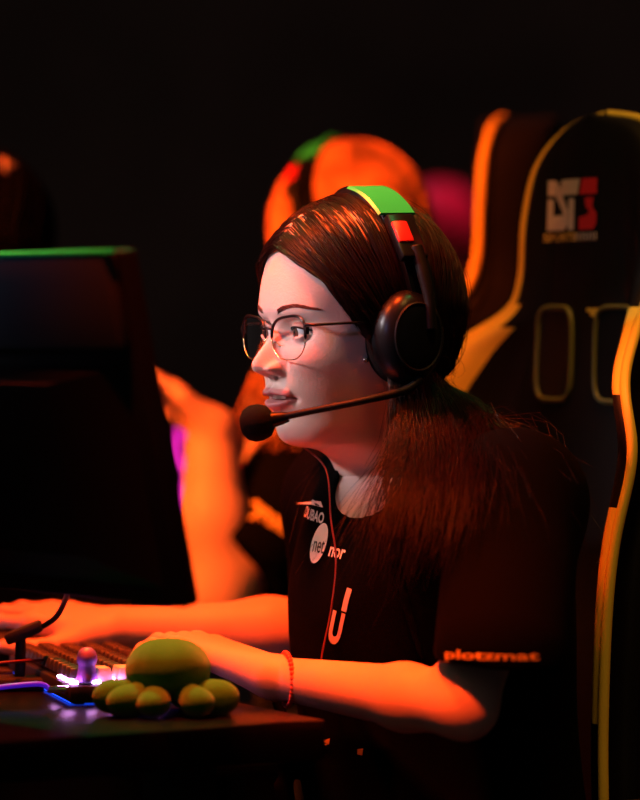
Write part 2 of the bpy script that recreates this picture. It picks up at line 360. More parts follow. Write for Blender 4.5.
def head_geo(nr=230, ns=300, face=True):
    R = catmull(RING, nr); t = np.arange(ns)/ns
    ph = 2*PI*t-0.42*np.sin(2*PI*t) if face else 2*PI*t       # denser towards the face
    C, S = np.cos(ph), np.sin(ph)
    uf, ub, ff, fb, wd, fc, ne = [R[:, i][:, None] for i in range(7)]
    e = np.where(C[None] > 0, 2/ne, 1.0)
    cc = np.sign(C)[None]*np.abs(C)[None]**e; ss = np.sign(S)[None]*np.abs(S)[None]**e
    f = np.where(C[None] > 0, fc+(ff-fc)*cc, fc+(fc-fb)*cc); l = wd*ss
    tt = (f-fb)/(ff-fb+1e-6); u = ub+(uf-ub)*tt
    lip = np.zeros_like(f); blush = np.zeros_like(f)
    if face:
        G = lambda x, s_: np.exp(-(x/s_)**2)
        front = sstep(5, 40, f); al = np.abs(l)
        # brow ridge, cheeks, chin, temples
        f = f+front*(2.5*G(al-26, 17)*G(u-16, 7)+3.4*G(al-40, 16)*G(u+30, 15)+3.0*G(l, 13)*G(u+91, 9)-2.0*G(l, 18)*G(u+77.5, 4.5))
        l = l-np.sign(l)*sstep(10, 50, f)*(2.5*G(u-22, 16)*sstep(45, 65, al))
        # eye sockets
        f = f-front*(8.5*G(al-30, 15)*G(u-1, 11)+5.0*G(al-17, 8)*G(u-2, 9))
        # nose
        hN = np.interp(-u, [-14, -5, 2, 10, 18, 25, 30, 34.5, 38, 41.5, 45], [0, .8, 4.2, 9.6, 15.8, 21, 22.6, 20.5, 13, 4, 0])
        sg = np.interp(-u, [-12, 2, 12, 21, 28, 34, 41], [9, 7.2, 8.2, 9.2, 10.5, 11, 9.5])
        f = f+front*hN*np.exp(-(al/sg)**2.2)
        f = f+front*(10.0*G(al-14, 5.2)*G(u+32.5, 5.6)-2.4*G(al-20.5, 3.0)*G(u+30, 6)-6.5*G(al-6.6, 3.2)*G(u+39.2, 2.6))
        lip = np.maximum(lip, .0)
        # muzzle and lips
        f = f+front*(3.4*G(al, 26)*G(u+60, 16))
        f = f-front*1.2*G(al, 3)*G(u+48.5, 4)
        mw = 24.0; q = np.clip(1-(al/mw)**2, 0, 1)
        upc = -53.8-1.2*G(al, 3.5)+1.0*G(al-6, 4)-3.5*(al/mw)**2; loc_ = -66.6+5.5*(al/mw)**2
        f = f+front*(5.6*np.sqrt(q)*np.exp(-((u-upc)/4.4)**2)+6.2*q**.6*np.exp(-((u-loc_)/4.9)**2))
        top = -57.6-1.8*(al/mw)**2; bot = -62.6+2.6*(al/mw)**2; mid = (top+bot)/2; hw_ = np.maximum((top-bot)/2, .7)*np.clip(1.05-(al/mw)**6, .3, 1)
        f = f-front*(13.0*np.clip(q, 0, 1)**.35*np.exp(-((u-mid)/(hw_+.7))**4))
        f = f-front*3.2*G(al-mw-.5, 4)*G(u+60.8, 4)
        lipU = sstep(-49.2-3.2*(al/mw)**2-.3, -50.6-3.2*(al/mw)**2-.3, u); lipD = sstep(-73.6+9*(al/mw)**2, -71.8+9*(al/mw)**2, u)
        lip = lipU*lipD*sstep(25.5, 23, al)*front
        # lids: skin wraps an eyeball of radius 12
        for sgn in (1, -1):
            x = l-sgn*29.5; uu = u-.5; rr = np.sqrt(np.clip(13.3**2-x**2-uu**2, 0, None))
            sph = 62.5+rr; xn = x*sgn
            upo = (4.6*np.clip(1-(x/14.2)**2, 0, 1)**.8+.05*xn)*1.0; lo_ = -4.6*np.clip(1-(x/14.2)**2, 0, 1)**.9+.04*xn
            inside = (np.abs(x) < 14.2) & (uu < upo) & (uu > lo_)
            near = (x**2+uu**2) < 13.0**2
            f = np.where(near & ~inside, np.maximum(f, sph), f)
            f = np.where(inside, np.minimum(f, 62.5), f)
            f = f-front*1.3*G(uu-9.2, 1.4)*G(x, 12)          # crease of the upper lid
        blush = .75*front*(G(al-42, 17)*G(u+32, 15))+.5*front*G(al, 12)*G(u+31, 8)+lip*.3
    V = np.stack([f, l, u], -1).reshape(-1, 3)
    i = np.arange(nr-1)[:, None]; j = np.arange(ns)[None]; j2 = (j+1) % ns
    Q = np.stack([i*ns+j, (i+1)*ns+j, (i+1)*ns+j2, i*ns+j2], -1).reshape(-1, 4)[:, ::-1]
    return V, Q, lip.ravel(), blush.ravel()
class Head:
    def __init__(s, org, yaw, pitch=0.0, scale=1.0, roll=0.0):
        """yaw: degrees turned from facing -X towards the camera; pitch: nose down"""
        a = math.radians(yaw); F = Vector((-math.cos(a), -math.sin(a), 0)); U = Vector((0, 0, 1)); L = U.cross(F)
        q = Matrix.Rotation(math.radians(pitch), 3, L); F = q @ F; U = q @ U
        q = Matrix.Rotation(math.radians(roll), 3, F); L = q @ L; U = q @ U
        s.F, s.L, s.U, s.o, s.k = F, L, U, Vector(org), scale/1000
        s.B = np.array([F, L, U]); s.M = basis(F, L, U)
    def __call__(s, f, l, u): return s.o+(s.F*f+s.L*l+s.U*u)*s.k
    def arr(s, A): return np.asarray(s.o)+(np.asarray(A)*s.k) @ s.B

def person_body(name, H, prims, h, skin, label, extra_face=True, nr=230, ns=300):
    V, Q, lip, bl = head_geo(nr, ns, extra_face); V = H.arr(V)
    P, Q2 = sdf(prims, h)
    o = link_np(name, np.vstack([V, P]), np.vstack([Q, Q2+len(V)]), skin)
    for nm, a in (('lip', lip), ('blush', bl)):
        at = o.data.attributes.new(nm, 'FLOAT', 'POINT'); at.data.foreach_set('value', np.concatenate([a, np.zeros(len(P))]).astype(np.float32))
    return tag(o, label, 'person')

def strands(name, paths, width, material, parent=None, sides=3, taper=.35):
    """paths: (n, m, 3)"""
    P = np.asarray(paths, np.float32); n, m, _ = P.shape
    T = np.gradient(P, axis=1); T /= np.linalg.norm(T, axis=2, keepdims=True)+1e-9
    a = np.array([.3, -.9, .3]); U = np.cross(T, a[None, None]); U /= np.linalg.norm(U, axis=2, keepdims=True)+1e-9; B = np.cross(T, U)
    ph = np.arange(sides)/sides*2*PI; wd = width*(1-(1-taper)*np.linspace(0, 1, m)**3)
    wd = wd[None, :]*(.7+.6*rng.random(n))[:, None]
    V = P[:, :, None]+wd[:, :, None, None]*(np.cos(ph)[None, None, :, None]*U[:, :, None]+np.sin(ph)[None, None, :, None]*B[:, :, None])
    V = V.reshape(-1, 3); i = np.arange(n)[:, None, None]*m*sides; j = np.arange(m-1)[None, :, None]*sides; k = np.arange(sides)[None, None]; k2 = (k+1) % sides
    Q = np.stack([i+j+k, i+j+k2, i+j+sides+k2, i+j+sides+k], -1).reshape(-1, 4)
    o = link_np(name, V, Q, material)
    if parent: frame_obj(o, parent)
    return o

# ------------------------------------------------------------------ the room
def plane_struct(name, verts, material):
    o = link(name, verts, [(0, 1, 2, 3)], material, smooth=False); tag(o, kind='structure'); return o
plane_struct('floor', [(-5, -4.5, 0), (5, -4.5, 0), (5, 6, 0), (-5, 6, 0)], M['floor'])
plane_struct('wall_back', [(-5, 6, 0), (5, 6, 0), (5, 6, 4.5), (-5, 6, 4.5)], M['wall'])
plane_struct('wall_right', [(5, 6, 0), (5, -4.5, 0), (5, -4.5, 4.5), (5, 6, 4.5)], M['wall'])
# ------------------------------------------------------------------ the gaming desk
DZ = 0.76
ya = math.radians(30); FD = Vector((-math.cos(ya), -math.sin(ya), 0)); LD = Vector((math.sin(ya), -math.cos(ya), 0))   # her facing and her left
def desk(org, label, width_r=2.6):
    """org = middle of the near-left... user edge; slab runs along LD and away along FD"""
    t = empty('gaming_desk', (org[0], org[1], 0), label, 'desk')
    R = basis(FD, LD, Vector((0, 0, 1)))
    c = Vector(org)+FD*.36-LD*(width_r/2-.0)
    box('desk_top', (c.x, c.y, DZ-.0175), (.72, width_r, .035), M['desk'], t, .003, R)
    for a in (-1, 1):
        for b_ in (-.28, .28):
            q = c+LD*a*(width_r/2-.12)+FD*b_
            box('leg', (q.x, q.y, (DZ-.035)/2), (.05, .05, DZ-.035), M['matte'], t, .003, R)
    q = c; box('cross_bar', (q.x, q.y, .30), (.04, width_r-.24, .04), M['matte'], t, .003, R)
    return t
e = W(292, 716, -.16)
desk((e.x+.03, e.y-.055, 0), 'black laminate gaming desk under the keyboard and green plush')
# ------------------------------------------------------------------ monitor seen from behind
am = math.radians(40); BM = Vector((-math.cos(am), -math.sin(am), 0)); EM = Vector((math.sin(am), -math.cos(am), 0))
tl = math.radians(12.5); UM = (Vector((0, 0, 1))*math.cos(tl)+BM*math.sin(tl)); BN = (BM*math.cos(tl)-Vector((0, 0, 1))*math.sin(tl))
def monitor(corner, label, wd=.555, ht=.297, lit=True):
    """corner: lower near corner"""
    C = Vector(corner); mid = C-EM*wd/2
    base = mid+BM*.11; t = empty('gaming_monitor', (base.x, base.y, DZ), label, 'monitor')
    R = basis(EM, UM, BN)
    c = mid+UM*ht/2
    box('shell', c+BN*.006, (wd, ht, .018), M['plastic'], t, .004, R)
    box('upper_back_cover', c+BN*.021+UM*ht*.366-EM*.001, (wd-.012, ht*.27, .014), M['monitor_back'], t, .005, R)
    # lower housing: a tapered slab
    bm = bmesh.new(); hw = (wd-.04)/2; y0 = -ht/2+.015; y1 = ht*.185
    P = [(-hw, y0, .014), (hw, y0, .014), (hw, y1, .014), (-hw, y1, .014), (-hw*.8, y0+.03, .038), (hw*.72, y0+.03, .038), (hw*.70, y1-.012, .042), (-hw*.75, y1-.012, .042)]
    vs = [bm.verts.new(c+EM*p[0]+UM*p[1]+BN*p[2]) for p in P]
    for f in ((0, 1, 2, 3), (4, 5, 6, 7), (0, 1, 5, 4), (1, 2, 6, 5), (2, 3, 7, 6), (3, 0, 4, 7)): bm.faces.new([vs[i] for i in f])
    bm_obj('lower_back_housing', bm, M['plastic'], t, smooth=False)
    box('green_lit_edge', c+UM*(ht/2+.0016)+BN*.0235, (wd*.995, .0030, .010), M['edge_green_light'], t, .0008, R)
    box('screen', c-BN*.0035, (wd-.016, ht-.02, .002), M['screen'] if lit else M['gloss'], t, .0003, R)
    q = c-UM*.02+BN*.05; 
    tube('stand_neck', [q, q+BM*.03+Vector((0, 0, -.05)), Vector((base.x, base.y, DZ+.02))], .022, M['plastic'], t)
    lathe('stand_base', [(0, 0), (.085, 0), (.088, .003), (.080, .008), (0, .010)], (base.x, base.y, DZ), M['plastic'], t)
    for i in range(5):
        p = c-EM*(.05+.012*i)-UM*(ht/2-.03)+BN*.040
        box('port', p, (.008, .003, .003), M['matte'], t, .0004, R)
    return t
MC = W(198, 604, -.38)
monitor(MC, 'black gaming monitor seen from behind, green light painted along its top edge')
# cable hanging in front of the hand, from the monitor's underside to a small black bungee on the desk
pb = W(20, 640, .0)
t = empty('mouse_bungee', (W(22, 0, .03).x, .03, DZ), 'small black cable bungee block below the monitor with a curved cable', 'cable holder')
zb = DZ
q = W(24, 628, .03)
Rb = Matrix.Rotation(math.radians(-22), 3, 'Y')
box('clip_block', q+Vector((0, 0, -.004)), (.036, .022, .011), M['matte'], t, .003, Rb)
box('foot', (q.x-.004, .03, DZ+.006), (.05, .045, .012), M['matte'], t, .004)
tube('post', [(q.x-.004, .03, DZ+.01), (q.x-.003, .03, q.z-.004)], .005, M['matte'], t)
tube('cable', [W(40, 628, .03), W(55, 618, .0), W(64, 603, -.05), W(68, 588, -.12), W(66, 560, -.20), W(50, 520, -.26)], .0026, M['gloss'], t)

# ------------------------------------------------------------------ keyboard
KW = Vector((-.27, .963, 0)).normalized(); KD = Vector((.963, .27, 0)).normalized()   # along the rows (away), towards the user
KA = W(70, 704, -.112); KA.z = DZ
kb = empty('gaming_keyboard', KA, 'black mechanical keyboard with pink white key lighting beside the green plush', 'keyboard')
KL, KDp = .30, .108
RK = basis(KW, KD, Vector((0, 0, 1)).copy()) if KW.cross(KD).z > 0 else basis(KW, -KD, Vector((0, 0, 1)))
c = KA+KW*KL/2+KD*KDp/2
box('case', c+Vector((0, 0, .010)), (KL, KDp, .016), M['matte'], kb, .003, RK)
box('switch_plate', c+Vector((0, 0, .0185)), (KL-.008, KDp-.008, .001), M['matte'], kb, .0002, RK)
box('underglow_strip', c+Vector((0, 0, .0022)), (KL-.02, KDp-.004, .0012), M['led_blue'], kb, .0002, RK)
for a in (.02, KL-.02):
    for b_ in (.012, KDp-.012): box('foot', KA+KW*a+KD*b_+Vector((0, 0, .001)), (.014, .008, .002), M['foam'], kb, .0004, RK)
def keycap(p, wx, mt, name='keycap', hgt=.0095):
    bm = bmesh.new(); box_bm(bm, Matrix.Identity(4), wx, .0175, hgt, 0)
    for v in bm.verts:
        if v.co.z > 0: v.co.x *= 1-.006/wx*1.0; v.co.y *= .70
    bmesh.ops.bevel(bm, geom=list(bm.edges), offset=.0012, segments=2, profile=.5, affect='EDGES')
    bmesh.ops.transform(bm, matrix=Matrix.Translation(p) @ RK.to_4x4(), verts=bm.verts)
    return bm_obj(name, bm, mt, kb)
rows = [[1]*13+[2], [1.5]+[1]*12+[1.5], [1.75]+[1]*11+[2.25], [2.25]+[1]*10+[2.75], [1.25]*3+[6.25]+[1.25]*4]
for r, rw in enumerate(rows):
    x = .0065
    for i, u_ in enumerate(rw):
        wx = u_*.0190; p = KA+KW*(x+wx/2)+KD*(.0125+r*.0205)+Vector((0, 0, .0262)); x += wx
        if r == 0 and i == 0: continue
        keycap(p, wx-.0012, M['keycap_pale'] if (r in (1, 2) and i == 0) else M['keycap'], hgt=.0125 if i == 0 else .0095)
for r in range(5):
    for i in range(4):
        box('key_light', KA+KW*(.004+i*.019)+KD*(.0045+r*.0205)+Vector((0, 0, .0205)), (.0055, .0075, .003), M['led_pink'], kb, .001, RK)
# mushroom shaped purple cap on the corner key
pm = KA+KW*.012+KD*.0180+Vector((0, 0, .0205))
lathe('mushroom_keycap', [(0, 0), (.0095, 0), (.0102, .002), (.0090, .006), (.0080, .012), (.0078, .015), (.0085, .0165), (.0093, .019), (.0091, .023), (.0074, .0272), (.0042, .0300), (0, .0308)], pm, M['purple'], kb)
# keyboard's purple cable with its plug
a = KA+KD*.0+KW*.012+Vector((0, 0, .014))
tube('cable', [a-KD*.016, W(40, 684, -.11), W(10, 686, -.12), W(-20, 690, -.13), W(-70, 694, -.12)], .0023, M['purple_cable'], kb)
box('plug', a-KD*.008, (.009, .020, .006), M['silver'], kb, .001, RK)
# ------------------------------------------------------------------ mouse pad, mouse, cable
mp = W(30, 668, .25)
t = box('mouse_pad', (-.36, .33, DZ+.002), (.36, .30, .004), M['pad'], None, .0015, RK); tag(t, 'black cloth mouse pad under the far hand beyond the keyboard', 'mouse pad')
MP = W(22, 640, .235); MP.z = DZ+.004
t = empty('gaming_mouse', MP, 'dark gaming mouse under the far hand with a pale blue light', 'mouse')
V, Q = sdf([('e', tuple(MP+Vector((0, 0, .010))), np.array([FD, LD, Vector((0, 0, 1))]), (.060, .031, .026), .004), ('e', tuple(MP+FD*-.02+Vector((0, 0, .014))), np.array([FD, LD, Vector((0, 0, 1))]), (.035, .031, .024), .01)], .0025, [('p', tuple(MP), (0, 0, -1), .2)])
o = link_np('mouse_body', V, Q, M['matte']); frame_obj(o, t)
box('mouse_light', MP+FD*.055+LD*.010+Vector((0, 0, .022)), (.008, .010, .010), M['led_cyan'], t, .003, RK)
t = tube('loose_cable', [W(-60, 668, .0), W(0, 663, .0), W(40, 660, .03), W(66, 661, .05), W(90, 668, .02)], .0016, M['red_cable'])
tag(t, 'thin red cable arched across the desk behind the keyboard', 'cable')

# ------------------------------------------------------------------ plush octopus
PO = W(168, 716, -.166); PO.z = DZ
pl = empty('octopus_plush', PO, 'round green octopus plush on the desk before the wrist', 'plush toy')
V, F = [], []
nu, nv = 64, 40
for j in range(nv+1):
    th = PI*j/nv
    for i in range(nu):
        ph = 2*PI*i/nu; seam = .965+.035*abs(math.sin(ph*3+.5))**.45
        r = .0378*(math.sin(th)**.88)*(seam if math.sin(th) > .05 else 1)
        V.append((PO.x+r*math.cos(ph), PO.y+r*math.sin(ph), PO.z+.0385+.0270*math.cos(th)+.001*math.sin(5*ph)*math.sin(th)))
for j in range(nv):
    for i in range(nu): F.append((j*nu+i, j*nu+(i+1) % nu, (j+1)*nu+(i+1) % nu, (j+1)*nu+i))
bm = bmesh.new(); vs = [bm.verts.new(v) for v in V]
for f in F: bm.faces.new([vs[i] for i in f])
bmesh.ops.remove_doubles(bm, verts=bm.verts, dist=1e-6); bm_obj('plush_body', bm, M['plush'], pl)
for dx, dy, sx, az, hz in [(-.049, -.016, .021, 200, .016), (-.038, -.036, .020, 230, .014), (-.012, -.042, .019, 262, .0125), (.030, -.040, .0165, 300, .013), (.048, -.022, .020, 338, .016), (.046, .016, .018, 20, .014), (.014, .042, .018, 75, .014), (-.034, .034, .018, 130, .014)]:
    R = Matrix.Rotation(math.radians(az), 3, 'Z')
    V, Q = sdf([('e', (PO.x+dx*.92, PO.y+dy*.92, DZ+hz), np.array([R @ Vector((1, 0, 0)), R @ Vector((0, 1, 0)), Vector((0, 0, 1))]), (sx, .0145, hz-.0005), .003),
                ('c', (PO.x+dx*.45, PO.y+dy*.45, DZ+.022), (PO.x+dx*.85, PO.y+dy*.85, DZ+.014), .012, .0115, .006)], .0018)
    o = link_np('tentacle', V, Q, M['plush']); frame_obj(o, pl)

# ------------------------------------------------------------------ gaming chairs
def chair(base, yaw, label, zs=1.0, top=1.31, tilt=1.5, ws=1.0):
    a = math.radians(yaw); Fc = Vector((-math.cos(a), -math.sin(a), 0)); Lc = Vector((math.sin(a), -math.cos(a), 0)); Zc = Vector((0, 0, 1))
    B = Vector(base); t = empty('gaming_chair', (B.x, B.y, 0), label, 'chair')
    T = math.radians(tilt); Ub = (Zc*math.cos(T)-Fc*math.sin(T)); Fb = (Fc*math.cos(T)+Zc*math.sin(T))
    z0 = .47; Hh = (top-z0)/math.cos(T)
    O = Vector((B.x, B.y, z0))-Fc*.20
    hs = [0, .10, .26, .42, .53, .60, .645, .68, .74, .79, .82, .838, .846]; k = Hh/.846
    Ws = [.17, .215, .225, .235, .240, .195, .135, .118, .116, .108, .088, .055, .0]
    Bs = [.10, .14, .155, .155, .125, .070, .030, .022, .020, .014, .006, .0, .0]      # how far the wings come forward
    def Wf(h): return float(np.interp(h, [x*k for x in hs], Ws))
    nh, nw = 90, 110
    HH = np.concatenate([np.linspace(0, .80*k, 200), .80*k+(.0459*k)*np.sin(np.linspace(0, PI/2, 17))[1:]]); nh = len(HH)
    hsk = np.array(hs)*k
    Wd = catmull(np.stack([hsk, Ws, Bs], 1), 400); 
    Wi = np.interp(HH, Wd[:, 0], Wd[:, 1]); Wi[-1] = .004; Bi = np.interp(HH, Wd[:, 0], Wd[:, 2])
    def pt(h, u, wv, bv, back=False):
        wing = ws*bv*sstep(.50, .98, abs(u)); edge = -.020*abs(u)**10
        d = wing+edge+.012*math.cos(u*PI/2)*1.0
        if u > 0: wing += ws*.044*math.exp(-((h/k-.595)/.065)**2)*sstep(.5, .98, u); d = wing+edge+.012*math.cos(u*PI/2)
        if back: d = ws*bv*sstep(.55, 1.0, abs(u))*.8-.060*(1-abs(u)**6)-.022
        return O+Ub*h+Lc*(u*wv)+Fb*d
    us = np.sin(np.linspace(-PI/2, PI/2, nw+1))*.35+np.linspace(-1, 1, nw+1)*.65
    V = [pt(HH[i], u, Wi[i], Bi[i]) for i in range(nh) for u in us]; n1 = len(V); m_ = nw+1
    V += [pt(HH[i], u, Wi[i], Bi[i], True) for i in range(nh) for u in us]
    F = []; fm = []
    for i in range(nh-1):
        for j in range(nw):
            um = (us[j]+us[j+1])/2; hm = (HH[i]+HH[i+1])/2/k
            yb = 0
            if .60 < abs(um) and (hm < .45 or abs(um) > .80 or (um < -.70 and hm < .632)): 
                s_ = (abs(um)-.60)/.40
                if (.52+.06*(1-s_)) < hm < .655 or (.20+.10*(1-s_)) < hm < (.345+.06*s_): yb = 1
            if um > 0: yb = 1 if ((.26 < hm < .462 and um > .93-.55*(hm-.26)/.2) or (.565 < hm < .65 and um > .95-.55*(hm-.565)/.05)) else 0
            F.append((i*m_+j, i*m_+j+1, (i+1)*m_+j+1, (i+1)*m_+j)); fm.append(yb)
            F.append((n1+i*m_+j, n1+(i+1)*m_+j, n1+(i+1)*m_+j+1, n1+i*m_+j+1)); fm.append(0)
    for i in range(nh-1):
        for j in (0, nw): F.append((i*m_+j, (i+1)*m_+j, n1+(i+1)*m_+j, n1+i*m_+j)); fm.append(0)
    for j in range(nw):
        F.append((j, n1+j, n1+j+1, j+1)); fm.append(0); a2 = (nh-1)*m_+j; F.append((a2, a2+1, n1+a2+1, n1+a2)); fm.append(0)
    bk = link('backrest', V, F, None, mats=[M['leather'], M['yellow']], fmat=fm); frame_obj(bk, t)
    # piping all round the outline
    path = [pt(HH[i], -1, Wi[i], Bi[i])+Fb*.006 for i in range(0, nh)]+[pt(HH[i], 1, Wi[i], Bi[i])+Fb*.006 for i in range(nh-1, -1, -1)]
    P = catmull([p for q_, p in enumerate(path) if q_ % 2 == 0 or q_ > nh-10 and q_ < nh+10], 260)
    tube_o = link('piping', *tube_geo(P, .0052, 8), M['yellow'], bk); frame_obj(tube_o, t); tube_o.parent = bk; tube_o.matrix_parent_inverse = Matrix.Identity(4)
    bvh = BVHTree.FromPolygons([tuple(v) for v in V], F)
    def on(wl, h):   # point on the front of the backrest
        q_ = O+Ub*h*k+Lc*wl+Fb*.5; hit = bvh.ray_cast(q_, -Fb)
        return hit[0] if hit[0] else q_-Fb*.5
    for s_ in (-1, 1):   # harness slots: a black plate paints the dark of each opening, with frames
        cw, ch, rw, rh = s_*.052, .605, .032, .047; pts = []
        for i in range(40):
            an = 2*PI*i/40; e_ = .45
            x = cw+rw*math.copysign(abs(math.cos(an))**e_, math.cos(an)); y = ch+rh*math.copysign(abs(math.sin(an))**e_, math.sin(an))
            pts.append(on(x, y)+Fb*.001)
        fr_ = link('slot_frame', *tube_geo(pts, .0032, 8, closed=True), M['olive']); frame_obj(fr_, t)
        pp = [on(cw+(x-cw)*.9, y)+Fb*.0012 for x, y in [(cw+rw*math.copysign(abs(math.cos(2*PI*i/40))**.45, math.cos(2*PI*i/40)), ch+rh*.95*math.copysign(abs(math.sin(2*PI*i/40))**.45, math.sin(2*PI*i/40))) for i in range(40)]]
        sl = link('slot_dark_plate', pp, [tuple(range(40))], M['gloss'], smooth=False); frame_obj(sl, t)
    # seat, arms, column, star base
    def lb(name, f_, l_, z, size, mt, bev=.02, seg=4, par=t):
        c_ = Vector((B.x, B.y, 0))+Fc*f_+Lc*l_; return box(name, (c_.x, c_.y, z), size, mt, par, bev, basis(Fc, Lc, Zc), seg)
    lb('seat_cushion', .06, 0, .43, (.50, .36, .11), M['leather'], .03)
    for s_ in (-1, 1):
        lb('seat_bolster', .06, s_*.215, .45, (.50, .085, .13), M['leather'], .03)
        ar = lb('armrest', .03, s_*.30, .655, (.27, .09, .03), M['matte'], .012)
        pst = lb('armrest_post', .0, s_*.30, .525, (.05, .035, .24), M['matte'], .008)
        lb('armrest_bracket', .0, s_*.22, .40, (.06, .20, .02), M['matte'], .004)
    c_ = Vector((B.x, B.y, 0))
    lathe('gas_column', [(0, .10), (.028, .10), (.028, .28), (.018, .28), (.018, .37), (0, .37)], (B.x, B.y, 0), M['matte'], t)
    for i in range(5):
        an = 2*PI*i/5+a; d_ = Vector((math.cos(an), math.sin(an), 0)); e_ = c_+d_*.30
        tube('star_arm', [c_+Vector((0, 0, .12)), c_+d_*.15+Vector((0, 0, .115)), e_+Vector((0, 0, .08))], [.026, .022, .015], M['matte'], t)
        lathe('caster', [(0, -.022), (.026, -.022), (.030, -.015), (.030, .015), (.026, .022), (0, .022)], (e_.x, e_.y, .031), M['matte'], t, axis=Matrix.Rotation(PI/2, 3, Vector((math.cos(an), math.sin(an), 0))), seg=20)
    return t, bk, on, (O, Ub, Lc, Fb, k)
def flat_poly(name, polys, P0, X, Y, bvh, nrm, material, parent, off=.0012):
    """2D polygons (metres) in the plane P0,X,Y dropped on to a surface along -nrm"""
    V = []; F = []
    for pg in polys:
        st = len(V)
        for x, y in pg:
            q_ = P0+X*x+Y*y+nrm*.25; hit = bvh.ray_cast(q_, -nrm, .6)
            V.append((hit[0] if hit[0] else q_-nrm*.25)+nrm*off)
        F.append(tuple(range(st, len(V))))
    o = link(name, V, F, material, smooth=False); frame_obj(o, parent); return o
def text_decal(name, body, P0, X, Y, nrm, height, bvh, material, parent, width=None, off=.0012, bold=0.0, shear=0.0):
    """P0 = centre of the writing; ties every vertex of the lettering to the surface below it"""
    cu = bpy.data.curves.new(name, 'FONT'); cu.body = body; cu.size = 1; cu.align_x = 'CENTER'; cu.align_y = 'CENTER'; cu.offset = bold; cu.shear = shear; cu.resolution_u = 4
    to = bpy.data.objects.new('tmp', cu); col.objects.link(to); dg = bpy.context.evaluated_depsgraph_get()
    me = bpy.data.meshes.new_from_object(to.evaluated_get(dg)); bpy.data.objects.remove(to); bpy.data.curves.remove(cu)
    bm = bmesh.new(); bm.from_mesh(me); bmesh.ops.triangulate(bm, faces=bm.faces)
    co = [v.co for v in bm.verts]; x0, x1 = min(c_.x for c_ in co), max(c_.x for c_ in co); y0, y1 = min(c_.y for c_ in co), max(c_.y for c_ in co)
    sy = height/(y1-y0); sx = (width/(x1-x0)) if width else sy
    bmesh.ops.subdivide_edges(bm, edges=[e_ for e_ in bm.edges if e_.calc_length() > .25], cuts=1)
    for v in bm.verts:
        q_ = P0+X*((v.co.x-(x0+x1)/2)*sx)+Y*((v.co.y-(y0+y1)/2)*sy)+nrm*.08; hit = bvh.ray_cast(q_, -nrm, .3)
        v.co = (hit[0] if hit[0] else q_-nrm*.08)+nrm*off
    bm.to_mesh(me); bm.free(); me.materials.clear(); me.materials.append(material); me.name = name
    o = bpy.data.objects.new(name, me); col.objects.link(o); frame_obj(o, parent); return o
def bvh_of(o):
    me = o.data; return BVHTree.FromPolygons([v.co.copy() for v in me.vertices], [tuple(p.vertices) for p in me.polygons])

c1 = W(592, 200, .20)
ch1, bk1, on1, (O1, U1, L1, F1, k1) = chair((c1.x-.180, .13, 0), 31, 'black and yellow gaming chair behind the brown-haired player, logo on its headrest')
bv = bvh_of(bk1)
P0 = on1(-.030, .745); X = L1; Y = U1
def sc2(pg, s_=.001): return [(x*s_*.92-.004, y*s_*.60+.012) for x, y in pg]
D1 = [sc2([(-40, 40), (-40, 14), (-27, 14), (-10, -14), (-10, -20), (-30, -20), (-30, 8), (-40, 8), (-40, -45), (-6, -45), (1, -36), (1, -12), (-22, 36), (-28, 40)])]
T1 = [sc2([(-14, 40), (-18, 14), (20, 14), (24, 40)]), sc2([(2, 8), (2, -45), (14, -45), (14, 8)])]
T3 = [sc2([(28, 40), (24, 14), (56, 14), (56, 40)]), sc2([(34, 8), (36, -6), (44, -16), (36, -22), (24, -24), (24, -45), (50, -45), (56, -34), (56, -18), (48, -8), (50, 8)])]
flat_poly('logo_letters', D1+T1, P0, X, Y, bv, F1, M['grey_print'], ch1)
flat_poly('logo_numeral', T3, P0, X, Y, bv, F1, M['red_print'], ch1)
text_decal('logo_lettering', 'SPORTS', P0-Y*.022-X*.016, X, Y, F1, .0085, bv, M['yellow_print'], ch1, width=.058, bold=.02)
text_decal('logo_lettering', 'IIIIIII', P0-Y*.0218+X*.030, X, Y, F1, .008, bv, M['grey_print'], ch1, width=.036)
c2 = W(512, 200, .95)
chair((c2.x-.208, .95, 0), -12, 'black gaming chair with glowing orange piping behind the blond-haired player', top=1.345, tilt=-1.0, ws=.5)
# ------------------------------------------------------------------ the player
H = Head((.027, 0, CAMZ-.0095), 29, 1.5)
Ft = Vector((-.82, -.57, 0)); Lt = Vector((.57, -.82, 0)); Zt = Vector((0, 0, 1)); RT = np.array([Ft, Lt, Zt])
neck = H(-50, 0, -150); chest = Vector((.103, .025, .84))
shN = Vector((.175, -.105, .942)); shF = Vector((.025, .150, .930))
elN = W(464, 706, -.235); wrN = W(277, 683, -.075); knN = W(192, 660, .015)+Vector((0, 0, 0))
elF = Vector((.03, .215, .79)); wrF = W(116, 630, .205); knF = W(48, 612, .235)
wrN.z = DZ+.0215
knN.z = DZ+.046
arms = [('c', shN, elN, .044, .027, .03), ('c', elN, elN+(wrN-elN)*.3, .0265, .0275, .015), ('c', elN+(wrN-elN)*.3, wrN, .0275, .0188, .015),
        ('c', shF, elF, .047, .037, .03), ('c', elF, elF+(wrF-elF)*.35, .035, .035, .02), ('c', elF+(wrF-elF)*.35, wrF, .035, .0225, .02)]
arms += hand(wrN, knN, (0, 0, 1), (.3, .9, 0), 1.0, .98)
arms += hand(wrF, knF, (0, 0, 1), (.2, -.9, -.25), .75, .98)
torso = [('e', tuple(chest+Vector((-.005, 0, 0))), RT, (.100, .150, .16), .03), ('c', neck+Vector((0, 0, -.02)), chest, .05, .08, .04), ('c', shN, shF, .046, .046, .05),
         ('c', chest, Vector((.12, .04, .56)), .11, .12, .05)]
body = person_body('person', H, torso+arms, .002, M['skin'], 'person with long brown hair, glasses and black jersey, typing at the keyboard')
